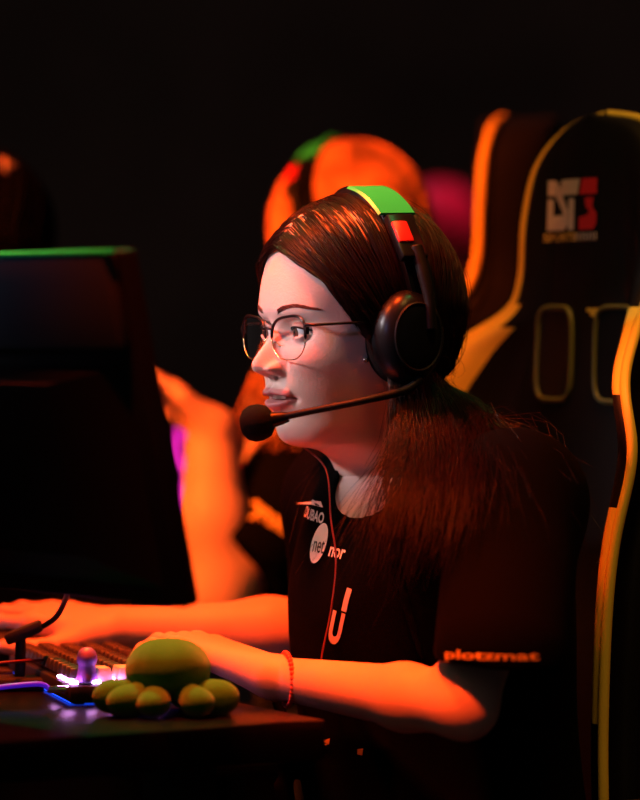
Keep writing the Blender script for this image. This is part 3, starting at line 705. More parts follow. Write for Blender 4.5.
# a small ear under the hair
# eyes, teeth, brows, lashes
def face_parts(H, P, brow):
    for s_ in (1, -1):
        c_ = H(62.0, s_*29.5, .5); g = (H.F*1.0-H.U*.10+H.L*(-.03*s_)).normalized()
        bm = bmesh.new(); bmesh.ops.create_uvsphere(bm, u_segments=48, v_segments=32, radius=.0120)
        q_ = g.to_track_quat('Z', 'Y').to_matrix().to_4x4()
        for f in bm.faces:
            an = math.degrees(math.acos(max(-1, min(1, f.calc_center_median().normalized().z))))
            f.material_index = 2 if an < 12 else (1 if an < 30 else 0)
        bmesh.ops.transform(bm, matrix=Matrix.Translation(c_) @ q_, verts=bm.verts)
        bm_obj('eyeball', bm, None, P, mats=[M['eye_white'], M['iris'], M['pupil']])
        # upper lash line
        L_ = []
        for i in range(15):
            x = -13.6+27.2*i/14; up = 4.6*max(0, 1-(x/14.2)**2)**.8+.05*x+.5
            rr = math.sqrt(max(0, 13.4**2-x*x-(up-.5)**2)); L_.append(H(62.3+rr, s_*29.5+x*s_, up))
        tube('lash_line', L_, [.0003, .0007, .0009, .0009, .0006], M['hair_base'], P, n=30, sides=6)
        # brow
        pth = []
        bx = BVHTree.FromPolygons([v.co.copy() for v in P.data.vertices][:69000], [tuple(p.vertices) for p in P.data.polygons[:68700]])
        for i in range(260):
            a_ = rng.random(); l0 = 13+37*a_; u0 = 19.0+5.5*math.sin(min(a_*1.25, 1)*PI*.62)-3.0*max(0, a_-.6)*2+(rng.random()-.5)*(5.0*(1-a_*.6))
            dl, du = (5.0, 2.2*(1-a_*1.6)); row = []
            for j in range(4):
                q_ = H(120, s_*(l0+dl*j/3), u0+du*j/3); hit = bx.ray_cast(q_, -H.F)
                row.append((hit[0] if hit[0] else q_)+H.F*(.0002+.0004*j/3))
            pth.append(row)
        strands('eyebrow', pth, .00022, brow, P)
    # teeth: two curved rows
    V = []; F = []
    for i in range(25):
        l_ = -12+24*i/24; f_ = 78.5-(l_/17)**2*7+.35*abs(math.sin(l_/34*PI*4+PI/2)); V += [H(f_, l_, -53), H(f_, l_, -60.4), H(f_-3, l_, -60.6)]
    for i in range(24): F += [(i*3, i*3+3, i*3+4, i*3+1), (i*3+1, i*3+4, i*3+5, i*3+2)]
    o = link('upper_teeth', V, F, M['teeth']); frame_obj(o, P)
M['brow'] = mat('brown_brow_hair', (.07, .03, .022), .7, spec=.1)
face_parts(H, body, M['brow'])
# jersey and trousers
neckdir = (neck-chest)
jp = [('e', tuple(chest), RT, (.104, .146, .168), .03), ('c', shN+Vector((0, 0, 0)), shF, .058, .050, .05), ('c', chest+Vector((0, 0, .03)), neck+Vector((.01, .005, -.035)), .09, .058, .05),
      ('c', chest, Vector((.125, .04, .56)), .12, .135, .06), ('c', shN, elN+Vector((.032, .004, .045)), .060, .058, .03), ('c', shF, shF+(elF-shF)*.8, .060, .058, .03)]
# folds
for i in range(9):
    a_ = i/9; p0 = chest+Lt*(-.12+.26*rng.random())+Ft*.11+Zt*(.05-.25*a_); jp.append(('c', p0, p0+Lt*(.05*rng.random())+Zt*(-.06*rng.random()-.03)-Ft*.01, .006, .003, .012))
cutn = (elN-shN).normalized(); cutf = (elF-shF).normalized()
vp = H(-18, 12, -185)
jc = [('p', tuple(W(490, 663, -.23)), (-.08, 0, -1), .10), ('p', tuple(shF+(elF-shF)*.78), tuple(cutf), .085),
      ('c', tuple(H(-48, 0, -120)), tuple(neck+Vector((0, 0, -.02))), .056, .056, .0), ('c', tuple(neck+Vector((-.01, -.01, -.01))), tuple(W(360, 470, -.07)), .046, .034, .0), ('c', tuple(H(-20, 12, -118)), tuple(W(363, 490, -.095)), .040, .014, .0)]
V, Q = sdf(jp, .0035, jc)
jersey = link_np('jersey', V, Q, M['jersey'], None); frame_obj(jersey, body); jb = bvh_of(jersey)
tp = [('e', (.13, .04, .53), RT, (.13, .17, .10), .04)]
for s_, kx in ((1, Vector((-.20, -.28, .50))), (-1, Vector((-.27, .02, .50)))):
    hp = Vector((.12, .04, .52))+Lt*s_*.085
    tp += [('c', hp, kx, .085, .062, .03), ('c', kx, kx+Vector((.04, 0, -.38)), .062, .045, .03)]
    sh = kx+Vector((.04, 0, -.41))
    V, Q = sdf([('c', sh+Vector((.03, .01, -.05)), sh+Ft*.14+Vector((.03, 0, -.055)), .034, .030, .02), ('c', sh+Vector((.03, .01, .02)), sh+Vector((.03, .01, -.05)), .04, .036, .02)], .005, [('p', (sh.x, sh.y, .004), (0, 0, -1), .5)])
    o = link_np('shoe', V, Q, M['matte']); frame_obj(o, body)
V, Q = sdf(tp, .006); o = link_np('trousers', V, Q, M['trousers']); frame_obj(o, body)
# prints on the jersey
nC = (Ft*.80-Vector((0, 1, 0))*.45+Vector((0, 0, .1))).normalized()
vdir = Vector((0, 1, 0))
def onj(px, py, y0=-.9):
    o_ = Vector((0, -DIST, CAMZ)); d_ = (W(px, py, 0)-o_).normalized(); return jb.ray_cast(o_, d_)
def print_at(name, body_, px, py, hpx, wpx, material, tilt=0.0, bold=0.0, shear=0.0, off=.0012):
    hit = onj(px, py)
    if not hit[0]: print('print missed', body_); return
    n_ = hit[1]; n_ = -n_ if n_.dot(vdir) > 0 else n_
    if px < 345: n_ = Vector((-.16, -.98, 0)).normalized()
    Y_ = (Zt-n_*n_.z).normalized(); X_ = Y_.cross(n_).normalized(); fs = max(.22, X_.x)
    q_ = Matrix.Rotation(math.radians(tilt), 3, n_); X2 = q_ @ X_; Y2 = q_ @ Y_
    s_ = FPX/(DIST+hit[0].y)
    return text_decal(name, body_, hit[0], X2, Y2, n_, hpx/s_, jb, material, body, width=wpx/s_/fs, bold=bold, shear=shear, off=off)
def poly_at(name, pts, material, off=.0012):
    """outline given where it lies on the jersey"""
    P = []; 
    for px, py in pts:
        h_ = onj(px, py)
        if h_[0]:
            n_ = h_[1]; n_ = -n_ if n_.dot(vdir) > 0 else n_
            P.append(h_[0]+n_*off)
    if len(P) > 2:
        o = link(name, P, [tuple(range(len(P)))], material, smooth=False); frame_obj(o, body); return o
print_at('sponsor_print', 'OUBAO', 312.5, 515, 10.5, 32, M['white_print'], -6, .03)
poly_at('sponsor_print_swoosh', [(297, 503.5), (312, 502), (314, 500), (316, 501.5), (322, 502), (324, 508), (312, 505)], M['white_print'])
poly_at('sponsor_print_oval', [(325+9.5*math.cos(a)*math.cos(-.0)+5.5*0+(-4.5)*math.sin(a)*-1*-1*-1, 543-19.5*math.sin(a)) for a in np.linspace(0, 2*PI, 33)[:-1]][::-1] if False else [(320+7.5*math.cos(a)+5.0*math.sin(a), 543.5-20*math.sin(a)) for a in np.linspace(0, 2*PI, 33)[:-1]], M['white_print'])
print_at('sponsor_print_word', 'net', 319, 546, 13, 14, M['dark_print'], -4, 0, .2, off=.0024)
print_at('sponsor_print_word', 'nor', 337, 553, 10, 19, M['white_print'], -8, .02, .2)
print_at('sleeve_print', 'plotzmat', 489, 657, 12, 94, M['yellow_print'], 0, .02)
print_at('belly_print', 'U', 336, 628, 34, 14, M['grey_print'], -14, .05)
print_at('belly_print', 'l', 347, 600, 24, 5, M['grey_print'], -14, .05)
poly_at('hem_print', [(311, 731), (315, 735), (322, 741), (331, 738), (330, 744), (320, 746), (312, 740)], M['yellow_print'])
poly_at('hem_print', [(358, 749), (364, 748), (363, 755), (358, 754)], M['yellow_print'])

# ------------------------------------------------------------------ hair of the player
def scalp(f, l, u, k=1.0):
    """push a head-local direction out to the hair surface (ellipsoid)"""
    c_ = np.array([-11, 0, 22.0]); r = np.array([95, 79, 97.0]); d_ = np.array([f, l, u], float)-c_
    return c_+d_/np.linalg.norm(d_/r)*k
def slerp_path(a, b_, n, k0=1.0, k1=1.0):
    c_ = np.array([-11, 0, 22.0]); r = np.array([95, 79, 97.0]); A = (np.array(a)-c_)/r; B_ = (np.array(b_)-c_)/r
    A /= np.linalg.norm(A); B_ /= np.linalg.norm(B_); om = math.acos(max(-1, min(1, A@B_)))+1e-6
    t = np.linspace(0, 1, n)[:, None]; D = (np.sin((1-t)*om)*A+np.sin(t*om)*B_)/math.sin(om)
    return c_+D*r*(k0+(k1-k0)*t)
def lerp_table(tab, s_):
    tab = np.asarray(tab, float); x = s_*(len(tab)-1); i = min(int(x), len(tab)-2); return tab[i]+(tab[i+1]-tab[i])*(x-i)
PART = [(72, 2, 74), (62, 2, 90), (40, 0, 108), (0, 0, 122), (-40, 0, 115), (-75, 0, 90), (-95, 0, 50)]      # parting line, front to nape
EXIT_N = [(-2, 78, -34), (-14, 80, -38), (-32, 76, -44), (-52, 68, -50), (-74, 50, -55), (-86, 28, -60), (-92, 4, -62)]
MIDN = [(54, 56, 44), (42, 70, 34), (20, 79, 30), (-15, 80, 28), (-50, 70, 25), (-80, 45, 20), (-100, 6, 15)]
def Wp(px, py, y): v = W(px, py, y); return (v.x, v.y, v.z)
HANG_N = [[Wp(397, 440, -.10), Wp(372, 500, -.15), Wp(352, 570, -.17), Wp(330, 632, -.16)],
          [Wp(405, 440, -.11), Wp(392, 510, -.17), Wp(372, 580, -.19), Wp(345, 640, -.16)],
          [Wp(425, 440, -.11), Wp(420, 510, -.18), Wp(400, 590, -.20), Wp(372, 645, -.17)],
          [Wp(448, 430, -.09), Wp(452, 500, -.18), Wp(438, 580, -.21), Wp(402, 645, -.19)],
          [Wp(470, 420, -.05), Wp(492, 490, -.16), Wp(480, 560, -.22), Wp(440, 640, -.22)],
          [Wp(482, 420, .00), Wp(512, 500, -.08), Wp(518, 570, -.10), Wp(520, 650, -.10)],
          [Wp(486, 420, .05), Wp(515, 500, .02), Wp(522, 580, .02), Wp(525, 670, .02)]]
HANG_F = [[Wp(360, 440, .10), Wp(352, 500, .06), Wp(348, 570, .00), Wp(345, 640, -.03)],
          [Wp(370, 440, .12), Wp(360, 500, .07), Wp(355, 570, .0), Wp(350, 640, -.03)],
          [Wp(380, 440, .13), Wp(370, 500, .14), Wp(380, 570, .20), Wp(390, 650, .22)],
          [Wp(400, 440, .14), Wp(400, 500, .17), Wp(420, 570, .22), Wp(430, 650, .24)],
          [Wp(430, 430, .14), Wp(450, 500, .16), Wp(470, 570, .17), Wp(480, 660, .18)],
          [Wp(455, 430, .12), Wp(480, 500, .12), Wp(505, 570, .12), Wp(515, 660, .12)],
          [Wp(475, 420, .08), Wp(505, 500, .05), Wp(520, 580, .05), Wp(525, 670, .05)]]
def push(p, clear):
    v = Vector(p); hit = jb.find_nearest(v, .12)
    if hit[0] is not None:
        n_ = hit[1]; d_ = (v-hit[0]).dot(n_)
        if d_ < clear: v = v+n_*(clear-d_)
    return v
def groom(Hd, n, near, hang, part, exit_, mid_, seed, hangfrac=1.0, wave=.006, flip=1, pushing=True, npts=30, lift=1.04):
    r = np.random.default_rng(seed); out = []
    for i in range(n):
        s_ = r.random(); p = lerp_table(part, s_); e_ = lerp_table(exit_, s_); m_ = lerp_table(mid_, s_)
        if not near: e_ = e_*np.array([1, -1, 1]); m_ = m_*np.array([1, -1, 1])
        st = r.random()**1.4*.85; rad = lift+.055*r.random()-.03*(r.random() < .2)
        pa = scalp(*p); pe = scalp(*e_, 1)
        mm = scalp(*m_, 1)
        head_pts = np.vstack([slerp_path(pa, mm, 8), slerp_path(mm, pe, 8)[1:]])
        cc = np.array([-11, 0, 22.0]); head_pts = cc+(head_pts-cc)*(rad+.012*np.sin(np.linspace(0, PI, 15)+r.random())[:, None])
        k0 = int(st*13); hp = Hd.arr(head_pts[k0:])
        hg = [lerp_table([h_[j] for h_ in hang], s_) for j in range(4)]
        jit = r.normal(0, 1, 3)*np.array([.010, .008, .004]); L_ = .55+.5*r.random(); pts = []
        for j, q_ in enumerate(hg):
            q2 = q_+jit*(j+.6)*.7+r.normal(0, 1, 3)*.0025
            pts.append(q2)
        pts = np.array(pts)
        if pushing: pts = np.array([push(q_, .003+.016*r.random()) for q_ in pts])
        path = catmull(np.vstack([hp, pts]), npts*2)
        path = path[:int(npts*2*(.60+.40*min(1, (L_-.5)*1.0)**.5*hangfrac))]
        path = catmull(path, npts)
        ph0 = r.random()*6; t = np.linspace(0, 1, npts); amp = wave*sstep(.45, 1, t)*.8*(.5+r.random())
        fine = .0011*np.sin(t*(9+8*r.random())+ph0*3)+.0005*np.sin(t*31+ph0); path += fine[:, None]*r.normal(0, .6, 3)
        path[:, 0] += amp*np.sin(t*14+ph0+s_*9); path[:, 2] += amp*.25*np.cos(t*11+ph0); path[:, 1] += amp*.5*np.cos(t*13+ph0)
        lim = CAMZ-(648-320)/FPX*(DIST-.15)+.02*(r.random()-.6)
        if pushing and near and path[-1, 2] < lim: path[:, 2] = np.where(path[:, 2] < lim+.10, lim+.10-(lim+.10-path[:, 2])*min(1, .10/(lim+.10-path[-1, 2]+1e-6)), path[:, 2])
        out.append(path)
    return out
hp1 = groom(H, 3000, True, HANG_N, PART, EXIT_N, MIDN, 3)
hp2 = groom(H, 1700, False, HANG_F, PART, EXIT_N, MIDN, 4)
hair = strands('hair', hp1+hp2, .00042, M['hair'], body)
# fly-away strands
fly = groom(H, 110, True, HANG_N, PART, EXIT_N, MIDN, 9, wave=.014, lift=1.085)
o = strands('loose_hair', fly, .00022, M['hair'], body)
# under-layer closing the scalp
nu, nv = 90, 60; V = []; F = []; cc = np.array([-11, 0, 22.0])
hl = [(82, 4, 60), (62, 48, 50), (52, 62, 30), (32, 74, 6), (8, 78, -18), (-8, 78, -38)]
for i in range(nv+1):
    for j in range(nu):
        s_ = j/(nu-1)*2; near = s_ <= 1; ss_ = s_ if near else 2-s_
        p = lerp_table(PART, ss_); e_ = lerp_table(EXIT_N, ss_); m_ = lerp_table(MIDN, ss_)
        if not near: e_ = e_*np.array([1, -1, 1]); m_ = m_*np.array([1, -1, 1])
        t = i/nv; q_ = slerp_path(scalp(*p), scalp(*m_), 20)[int(t*2*19)] if t < .5 else slerp_path(scalp(*m_), scalp(*e_), 20)[int((t-.5)*2*19)]
        V.append(cc+(q_-cc)*1.015)
V = H.arr(V)
for i in range(nv):
    for j in range(nu-1): F.append((i*nu+j, i*nu+j+1, (i+1)*nu+j+1, (i+1)*nu+j))
o = link('hair_underlayer', V, F, M['hair_base']); frame_obj(o, body)

# ------------------------------------------------------------------ headset
def headset(Hd, label, group=None, near_only=False, boom=True, full=True):
    t = empty('gaming_headset', Hd(-15, 0, 0), label, 'headset', group)
    A = []; B_ = []
    def arc(rl, ru, w0, w1, th, f0, a0, a1, n=40, lean=-14):
        """band along the head: returns closed box-section sweep"""
        V = []; F = []
        for i in range(n+1):
            an = math.radians(a0+(a1-a0)*i/n); l_ = rl*math.sin(an); u_ = ru*math.cos(an); tt = abs(an)/(PI/2); hw = w0+(w1-w0)*tt**2; ff = f0+lean*tt
            nl, nu_ = math.sin(an), math.cos(an)
            for (df, dn) in ((-hw, 0), (-hw*.9, th), (hw*.9, th), (hw, 0)):
                V.append(Hd(ff+df, l_+nl*dn, u_+nu_*dn))
        for i in range(n):
            for k_ in range(4): F.append((i*4+k_, i*4+(k_+1) % 4, i*4+4+(k_+1) % 4, i*4+4+k_))
        F.append((0, 1, 2, 3)); F.append((n*4+3, n*4+2, n*4+1, n*4))
        return V, F
    u0 = 0
    for nm, args, mt in (('headband_cushion', (86, 119, 15, 11, 8, -12, -62, 52), M['foam']), ('headband', (92, 126, 17, 12, 5, -14, -86, 86), M['gloss'])):
        V, F = arc(*args); bm = bmesh.new(); vs = [bm.verts.new(v) for v in V]; [bm.faces.new([vs[i] for i in f]) for f in F]
        hb = bm_obj(nm, bm, mt, t)
    V, F = arc(97.5, 131.5, 20, 19, 2.5, -14, 6, 37, 20); bm = bmesh.new(); vs = [bm.verts.new(v) for v in V]; [bm.faces.new([vs[i] for i in f]) for f in F]; bm_obj('green_lit_band_cover', bm, M['green'], t)['label'] = 'band cover coloured as if lit green'
    V, F = arc(97.5, 131.5, 14, 14, 2.0, -14, -34, 0, 20); bm = bmesh.new(); vs = [bm.verts.new(v) for v in V]; [bm.faces.new([vs[i] for i in f]) for f in F]; bm_obj('band_cover', bm, M['gloss'], t)
    for s_ in (1, -1):
        R = basis(Hd.F, Hd.U, Hd.L*s_ if s_ > 0 else -Hd.L)
        # slider block with red inset
        c_ = Hd(-17, s_*79, 84); 
        o = box('slider_block', c_, (.028, .050, .010), M['gloss'], t, .003, basis(Hd.F, (Hd.U*.8-Hd.L*s_*.6).normalized(), Hd.F.cross((Hd.U*.8-Hd.L*s_*.6).normalized())))
        box('slider_inset', Hd(-12, s_*80, 88), (.016, .024, .008), M['red'], t, .002, basis(Hd.F, (Hd.U*.8-Hd.L*s_*.6).normalized(), Hd.F.cross((Hd.U*.8-Hd.L*s_*.6).normalized())))
        tube('yoke', [Hd(-20, s_*91, 76), Hd(-22, s_*100, 50), Hd(-24, s_*106, 26), Hd(-24, s_*108, 0)], [.006, .006, .005, .005], M['plastic'], t)
        # cup: oval lathe along the head's side axis
        ax = basis(Hd.F, Hd.U*1.0, Hd.F.cross(Hd.U)) if s_ < 0 else basis(Hd.F, -Hd.U, Hd.F.cross(-Hd.U))
        sq = (.80, 1.0)
        lathe('ear_cup', [(0, .042), (.016, .0415), (.030, .039), (.038, .033), (.042, .025), (.043, .014), (.041, .012), (0, .012)], Hd(-12, s_*66, -6), M['gloss'], t, ax, 48, sq)
        lathe('ear_cushion', [(.018, -.004), (.028, -.008), (.037, -.007), (.043, .000), (.044, .008), (.040, .014), (.018, .014), (.018, -.004)], Hd(-12, s_*66, -6), M['foam'], t, ax, 48, sq)
        pr = [(.0290, .0400), (.0305, .0408), (.0317, .0395), (.0305, .0380), (.0290, .0400)]
        lathe('cup_ring', pr, Hd(-12, s_*66, -6), M['plastic'], t, ax, 48, sq)
    if boom:
        a_ = Hd(-2, 98, -50)
        tube('microphone_boom', [Hd(-16, 100, -44), Hd(0, 99, -54), Hd(40, 92, -62), Hd(78, 68, -70), Hd(103, 46, -76), Hd(110, 40, -77)], [.0045, .0040, .0034, .0032, .0034, .0036], M['plastic'], t, n=60)
        d_ = (Hd(118, 33, -80)-Hd(100, 47, -76)).normalized(); ax = basis(*(lambda z: (z.orthogonal().normalized(), z.cross(z.orthogonal().normalized()), z))(d_))
        lathe('microphone_foam', [(0, -.014), (.008, -.0135), (.0140, -.0095), (.0168, -.002), (.0168, .005), (.0138, .0115), (.008, .0155), (0, .017)], Hd(116, 35, -80), M['foam'], t, ax, 28)
        lathe('microphone_clip', [(0, -.028), (.0045, -.028), (.006, -.022), (.0075, -.011), (0, -.011)], Hd(116, 35, -80), M['gloss'], t, ax, 20)
    return t
hs = headset(H, 'black headset with green light painted on its band and boom microphone on the brown-haired player')
# thin red headset cable down the chest
pts = [H(35, -28, -108), W(326, 470, -.06), W(331, 520, -.07), W(336, 560, -.08), W(331, 610, -.09), W(322, 655, -.10), W(318, 690, -.09)]
pts = [pts[0]]+[push(p, .006) for p in pts[1:]]
o = tube('headset_cable', pts, .0009, M['red_cable']); tag(o, 'thin red headset cable down the front of the jersey', 'cable')
# ear stud
o = lathe('ear_stud', [(0, -.003), (.0022, -.002), (.003, 0), (.0022, .002), (0, .003)], H(22, 68, -26), M['silver'], None, H.M, 12); tag(o, 'tiny silver ear stud beside the headset ear cup', 'earring')

# ------------------------------------------------------------------ glasses
gt = empty('eyeglasses', H(80, 0, -3), 'thin dark metal eyeglasses with gold lower rims on the player', 'glasses')
def lens_outline(n=64):
    out = []
    for i in range(n):
        a_ = 2*PI*i/n; c_, s_ = math.cos(a_), math.sin(a_)
        x = 27*math.copysign(abs(c_)**.62, c_); y = 20*math.copysign(abs(s_)**.70, s_)
        if y > 0: y += 2.4*(x/25)*(y/20)**.3; y *= .96
        else: x *= 1-.20*(abs(y)/20)**1.6
        out.append((x, y))
    return out
LO = lens_outline()
def lens_pt(s_, x, y, d=0): return H(86.5-abs(33+x)*.10-.0035*(x*x+y*y)*.5+d, s_*(33+x), -4.5+y)
for s_ in (1, -1):
    P = [lens_pt(s_, x, y) for x, y in LO]
    n_ = len(P); top = [P[i] for i in range(0, n_//2+1)]; bot = [P[i % n_] for i in range(n_//2, n_+1)]
    o = link('rim_top', *tube_geo(top, .0015, 8), M['frame']); frame_obj(o, gt)
    o = link('rim_lower', *tube_geo(bot, .0006, 8), M['gold']); frame_obj(o, gt); o['label'] = 'thin gold lower rim'
    V = [lens_pt(s_, 0, 0)]; F = []; rr = [.35, .7, .985]
    for r_ in rr: V += [lens_pt(s_, x*r_, y*r_) for x, y in LO]
    for i in range(n_):
        j = (i+1) % n_; F.append((0, 1+i, 1+j))
        for q_ in range(2): F.append((1+q_*n_+i, 1+(q_+1)*n_+i, 1+(q_+1)*n_+j, 1+q_*n_+j))
    o = link('lens', V, F, M['lens']); frame_obj(o, gt)
    tube('nose_pad', [lens_pt(s_, -20, -4), lens_pt(s_, -21.5, -7, -5), lens_pt(s_, -21.5, -11, -6)], [.0006, .0006, .0020], M['gold'], gt, sides=8)
    tube('temple', [lens_pt(s_, 26, 12), H(74, s_*66, 7), H(60, s_*72, 7.5), H(30, s_*79, 8), H(-8, s_*82, 6), H(-22, s_*80, -8)], [.0016, .0014, .0013, .0013, .0013], M['frame'], gt, sides=8)
    box('hinge', H(78.5, s_*61, 2), (.004, .004, .007), M['frame'], gt, .0008, H.M)
tube('bridge', [lens_pt(1, -24.5, 8), H(87, 5, 4), H(87.8, 0, 4.8), H(87, -5, 4), lens_pt(-1, -24.5, 8)], .0012, M['frame'], gt, sides=8)
# beaded bracelet on the near wrist
br = empty('beaded_bracelet', wrN, 'beaded red bracelet on the wrist behind the plush', 'bracelet')
wd_ = Vector((1, .22, .05)).normalized(); a_ = wd_.orthogonal().normalized(); b_ = wd_.cross(a_); wc = wrN+(elN-wrN).normalized()*.012
V = []; F = []
for i in range(34):
    an = 2*PI*i/34; c_ = wc+Vector((.006*math.cos(an), -.0335*math.cos(an), .0235*math.sin(an)))
    bm = bmesh.new(); bmesh.ops.create_icosphere(bm, subdivisions=1, radius=.0028); st = len(V)
    V += [c_+v.co for v in bm.verts]; F += [tuple(st+v.index for v in f.verts) for f in bm.faces]; bm.free()
o = link('beads', V, F, M['band']); frame_obj(o, br)
# ------------------------------------------------------------------ the blond player one seat further
H2 = Head(W(350, 250, .88), -42, 20, 1.0)
F2 = H2.F; L2 = H2.L
nk2 = H2(-50, 0, -150); ch2 = nk2+Vector((.03, 0, -.11)); RT2 = np.array([Vector((F2.x, F2.y, 0)).normalized(), Vector((L2.x, L2.y, 0)).normalized(), Zt])
s2n = W(300, 490, .72); s2f = nk2+Vector((-.02, .20, -.03))
el2 = W(213, 602, .62); wr2 = W(212, 430, .66); kn2 = W(178, 392, .66)
el3 = W(235, 590, .80); wr3 = W(256, 490, .82); kn3 = W(276, 445, .82)
arms2 = [('c', s2n, el2, .045, .036, .03), ('c', el2, el2+(wr2-el2)*.45, .036, .037, .02), ('c', el2+(wr2-el2)*.45, wr2, .037, .028, .02),
         ('c', s2f, el3, .045, .036, .03), ('c', el3, wr3, .036, .024, .02)]
arms2 += hand(wr2, kn2, (.4, -.5, .6), (-.3, .7, .2), 1.2, 1.05)+hand(wr3, kn3, (-.3, -.6, .1), (.5, .4, .2), 1.3, 1.0)
tor2 = [('e', tuple(ch2), RT2, (.10, .16, .17), .03), ('c', nk2, ch2, .055, .09, .04), ('c', ch2, ch2+Vector((.06, 0, -.30)), .11, .13, .04), ('c', s2n, s2f, .045, .045, .04)]
b2 = person_body('person', H2, tor2+arms2, .005, M['skin2'], 'blond-haired person in a black jersey with a forearm raised, beyond the brown-haired player', nr=110, ns=110)
jp2 = [('e', tuple(ch2), RT2, (.115, .175, .18), .03), ('c', s2n, s2f, .062, .062, .05), ('c', ch2, ch2+Vector((.06, 0, -.32)), .13, .15, .05), ('c', s2n, s2n+(el2-s2n)*.95, .064, .064, .03), ('c', s2f, s2f+(el3-s2f)*.6, .06, .06, .03)]
V, Q = sdf(jp2, .006, [('p', tuple(s2n+(el2-s2n)*.74), tuple((el2-s2n).normalized()), .10), ('c', tuple(nk2+Vector((0, 0, .06))), tuple(nk2), .062, .062, 0)])
j2 = link_np('jersey', V, Q, M['jersey']); frame_obj(j2, b2)
jb_save, body_save = jb, body; jb = bvh_of(j2); body = b2
print_at('sleeve_print', 'eyroid', 268, 517, 22, 46, M['yellow_print'], -34, .05)
hp3 = ch2+Vector((.08, 0, -.34)); tp2 = [('e', tuple(hp3+Vector((0, 0, -.03))), RT2, (.13, .18, .10), .04)]
for s_ in (1, -1):
    a_ = hp3+L2*s_*.09+Vector((0, 0, -.05)); kx = a_+Vector((F2.x, F2.y, 0))*.40; kx.z = .50
    tp2 += [('c', a_, kx, .085, .062, .03), ('c', kx, Vector((kx.x+.05, kx.y, .10)), .062, .045, .03)]
    V, Q = sdf([('c', Vector((kx.x+.05, kx.y, .05)), Vector((kx.x+.05, kx.y, .05))+Vector(RT2[0])*.15, .036, .03, .02)], .006); V = V.copy(); o = link_np('shoe', V, Q, M['matte']); frame_obj(o, b2)
V, Q = sdf(tp2, .01); o = link_np('trousers', V, Q, M['trousers']); frame_obj(o, b2)
jb, body = jb_save, body_save
HG2 = [[Wp(282, 330, .72), Wp(262, 400, .70), Wp(245, 450, .70), Wp(232, 500, .70)], [Wp(290, 330, .70), Wp(272, 400, .68), Wp(258, 450, .68), Wp(248, 510, .68)],
       [Wp(310, 330, .70), Wp(300, 400, .68), Wp(295, 450, .66), Wp(290, 500, .66)], [Wp(350, 340, .72), Wp(350, 400, .68), Wp(350, 460, .66), Wp(350, 520, .66)],
       [Wp(385, 330, .76), Wp(390, 400, .74), Wp(395, 460, .74), Wp(395, 520, .74)], [Wp(405, 330, .82), Wp(410, 400, .82), Wp(412, 460, .82), Wp(412, 520, .82)],
       [Wp(412, 330, .9), Wp(418, 400, .92), Wp(420, 460, .92), Wp(420, 520, .92)]]
HG2F = [[(x+.10, 1.76-y-.02, z) for x, y, z in r_] for r_ in HG2]
EX2 = [(50, 68, -40), (30, 74, -42), (5, 78, -44), (-30, 76, -50), (-66, 56, -55), (-84, 30, -60), (-92, 4, -62)]
MI2 = [(76, 40, 30), (58, 60, 34), (25, 78, 34), (-15, 80, 30), (-50, 70, 25), (-80, 45, 20), (-100, 6, 15)]
a_ = groom(H2, 2300, True, HG2, PART, EX2, MI2, 21, pushing=False, npts=22); b_ = groom(H2, 800, False, HG2F, PART, EX2, MI2, 22, pushing=False, npts=22)
strands('hair', a_+b_, .0011, M['blond'], b2)
headset(H2, 'black headset with green light painted on its band on the blond-haired player', boom=False)

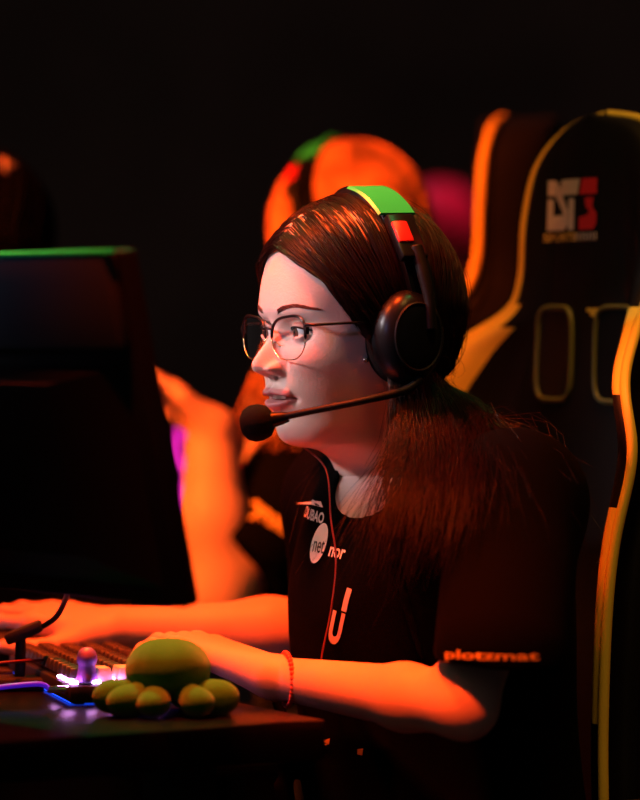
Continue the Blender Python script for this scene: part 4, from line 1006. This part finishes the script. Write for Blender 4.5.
# ------------------------------------------------------------------ players far behind: heads with hair caps, shoulders in dark tops
def far_person(hd, label, hairm, top, hs_=None):
    F_, L_ = Vector((hd.F.x, hd.F.y, 0)).normalized(), Vector((hd.L.x, hd.L.y, 0)).normalized(); R_ = np.array([F_, L_, Zt])
    nk = hd(-50, 0, -150); ch = nk+Vector((0, 0, -.14)); pr = [('e', tuple(ch), R_, (.10, .16, .17), .03), ('c', nk, ch, .055, .09, .04)]
    clo = [('e', tuple(ch), R_, (.12, .18, .18), .03), ('c', ch, ch+Vector((0, 0, -.30)), .13, .15, .05), ('e', (ch.x, ch.y, .52), R_, (.15, .19, .10), .05)]
    for s_ in (1, -1):
        sh = ch+L_*s_*.17+Vector((0, 0, .10)); el = sh+F_*.06+L_*s_*.05+Vector((0, 0, -.26)); wr = el+F_*.22-L_*s_*.05+Vector((0, 0, .03)); kn = wr+F_*.075
        pr += [('c', ch+L_*s_*.1, sh, .06, .05, .04), ('c', sh, el, .048, .037, .03), ('c', el, wr, .037, .025, .02)]+hand(wr, kn, (0, 0, 1), -L_*s_, .8)
        clo += [('c', sh, el, .062, .055, .04), ('c', (ch.x+L_.x*s_*.1, ch.y+L_.y*s_*.1, .52), Vector((ch.x, ch.y, .52))+L_*s_*.12+F_*.38, .085, .06, .04), ('c', Vector((ch.x, ch.y, .52))+L_*s_*.12+F_*.38, Vector((ch.x, ch.y, .05))+L_*s_*.12+F_*.36, .06, .045, .04)]
    o = person_body('person', hd, pr, .006, M['skin2'], label, nr=90, ns=90)
    V, Q = sdf(clo, .008, [('c', tuple(nk+Vector((0, 0, .05))), tuple(nk), .06, .06, 0)]); q_ = link_np('clothes', V, Q, top); frame_obj(q_, o)
    out = []; r = np.random.default_rng(5)
    for i in range(900):
        s_ = r.random(); near = r.random() < .5; p = lerp_table(PART, s_); e_ = lerp_table(EXIT_N, s_); m_ = lerp_table(MIDN, s_)
        if not near: e_ = e_*np.array([1, -1, 1]); m_ = m_*np.array([1, -1, 1])
        hpts = np.vstack([slerp_path(scalp(*p), scalp(*m_), 6), slerp_path(scalp(*m_), scalp(*e_), 6)[1:]]); cc_ = np.array([-11, 0, 22.0])
        out.append(hd.arr(cc_+(hpts-cc_)*(1.02+.05*r.random())))
    strands('hair', out, .0022, hairm, o); return o
M['dark_top'] = mat('dark_cotton', (.02, .018, .02), .9, spec=.1, bump=.2)
hA = Head(W(438, 242, 3.6), -60, 0, .92); far_person(hA, 'person with pink light tinted into the hair, seated far off beyond both chairs', M['pink_lit_hair'], M['dark_top'])
hB = Head(W(-40, 254, .75), -10, 4); far_person(hB, 'dark-haired person wearing a headset above the monitor', M['black_hair'], M['dark_top'])
headset(hB, 'dark headset on the dark-haired person above the monitor', boom=False)

# ------------------------------------------------------------------ far row: desk, computer with magenta light, small warm lamp
t = empty('gaming_desk', (-.35, 1.15, 0), 'dark desk of the next row holding the magenta-lit computer', 'desk')
box('desk_top', (-.35, 1.15, DZ-.0175), (.72, .90, .035), M['desk'], t, .003)
for a in (-.3, .3):
    for b_ in (-.39, .39): box('leg', (-.35+a, 1.15+b_, (DZ-.035)/2), (.05, .05, DZ-.035), M['matte'], t, .003)
pc = W(163, 500, 1.2); t = empty('computer_tower', (pc.x-.02, 1.25, DZ), 'black computer tower with magenta glowing fans behind the raised forearm', 'computer')
box('case', (pc.x-.02, 1.25, DZ+.115), (.18, .30, .23), M['gloss'], t, .004)
for i in range(3):
    an = [2*PI*j/28 for j in range(28)]; c_ = Vector((pc.x+.045, 1.098, DZ+.045+.07*i))
    o = link('fan_ring', *tube_geo([c_+Vector((.026*math.cos(x), 0, .030*math.sin(x))) for x in an], .006, 8, closed=True), M['led_magenta']); frame_obj(o, t)
lp = W(198, 592, .70)
t = empty('small_desk_lamp', (lp.x, lp.y, DZ), 'tiny warm yellow lamp glowing beside the monitor edge', 'lamp')
lathe('lamp_base', [(0, 0), (.018, 0), (.018, .006), (.005, .010), (.005, lp.z-DZ-.014), (0, lp.z-DZ-.014)], (lp.x, lp.y, DZ), M['matte'], t, seg=20)
bm = bmesh.new(); bmesh.ops.create_uvsphere(bm, u_segments=16, v_segments=12, radius=.009, matrix=Matrix.Translation(lp)); bm_obj('bulb', bm, M['led_warm'], t)
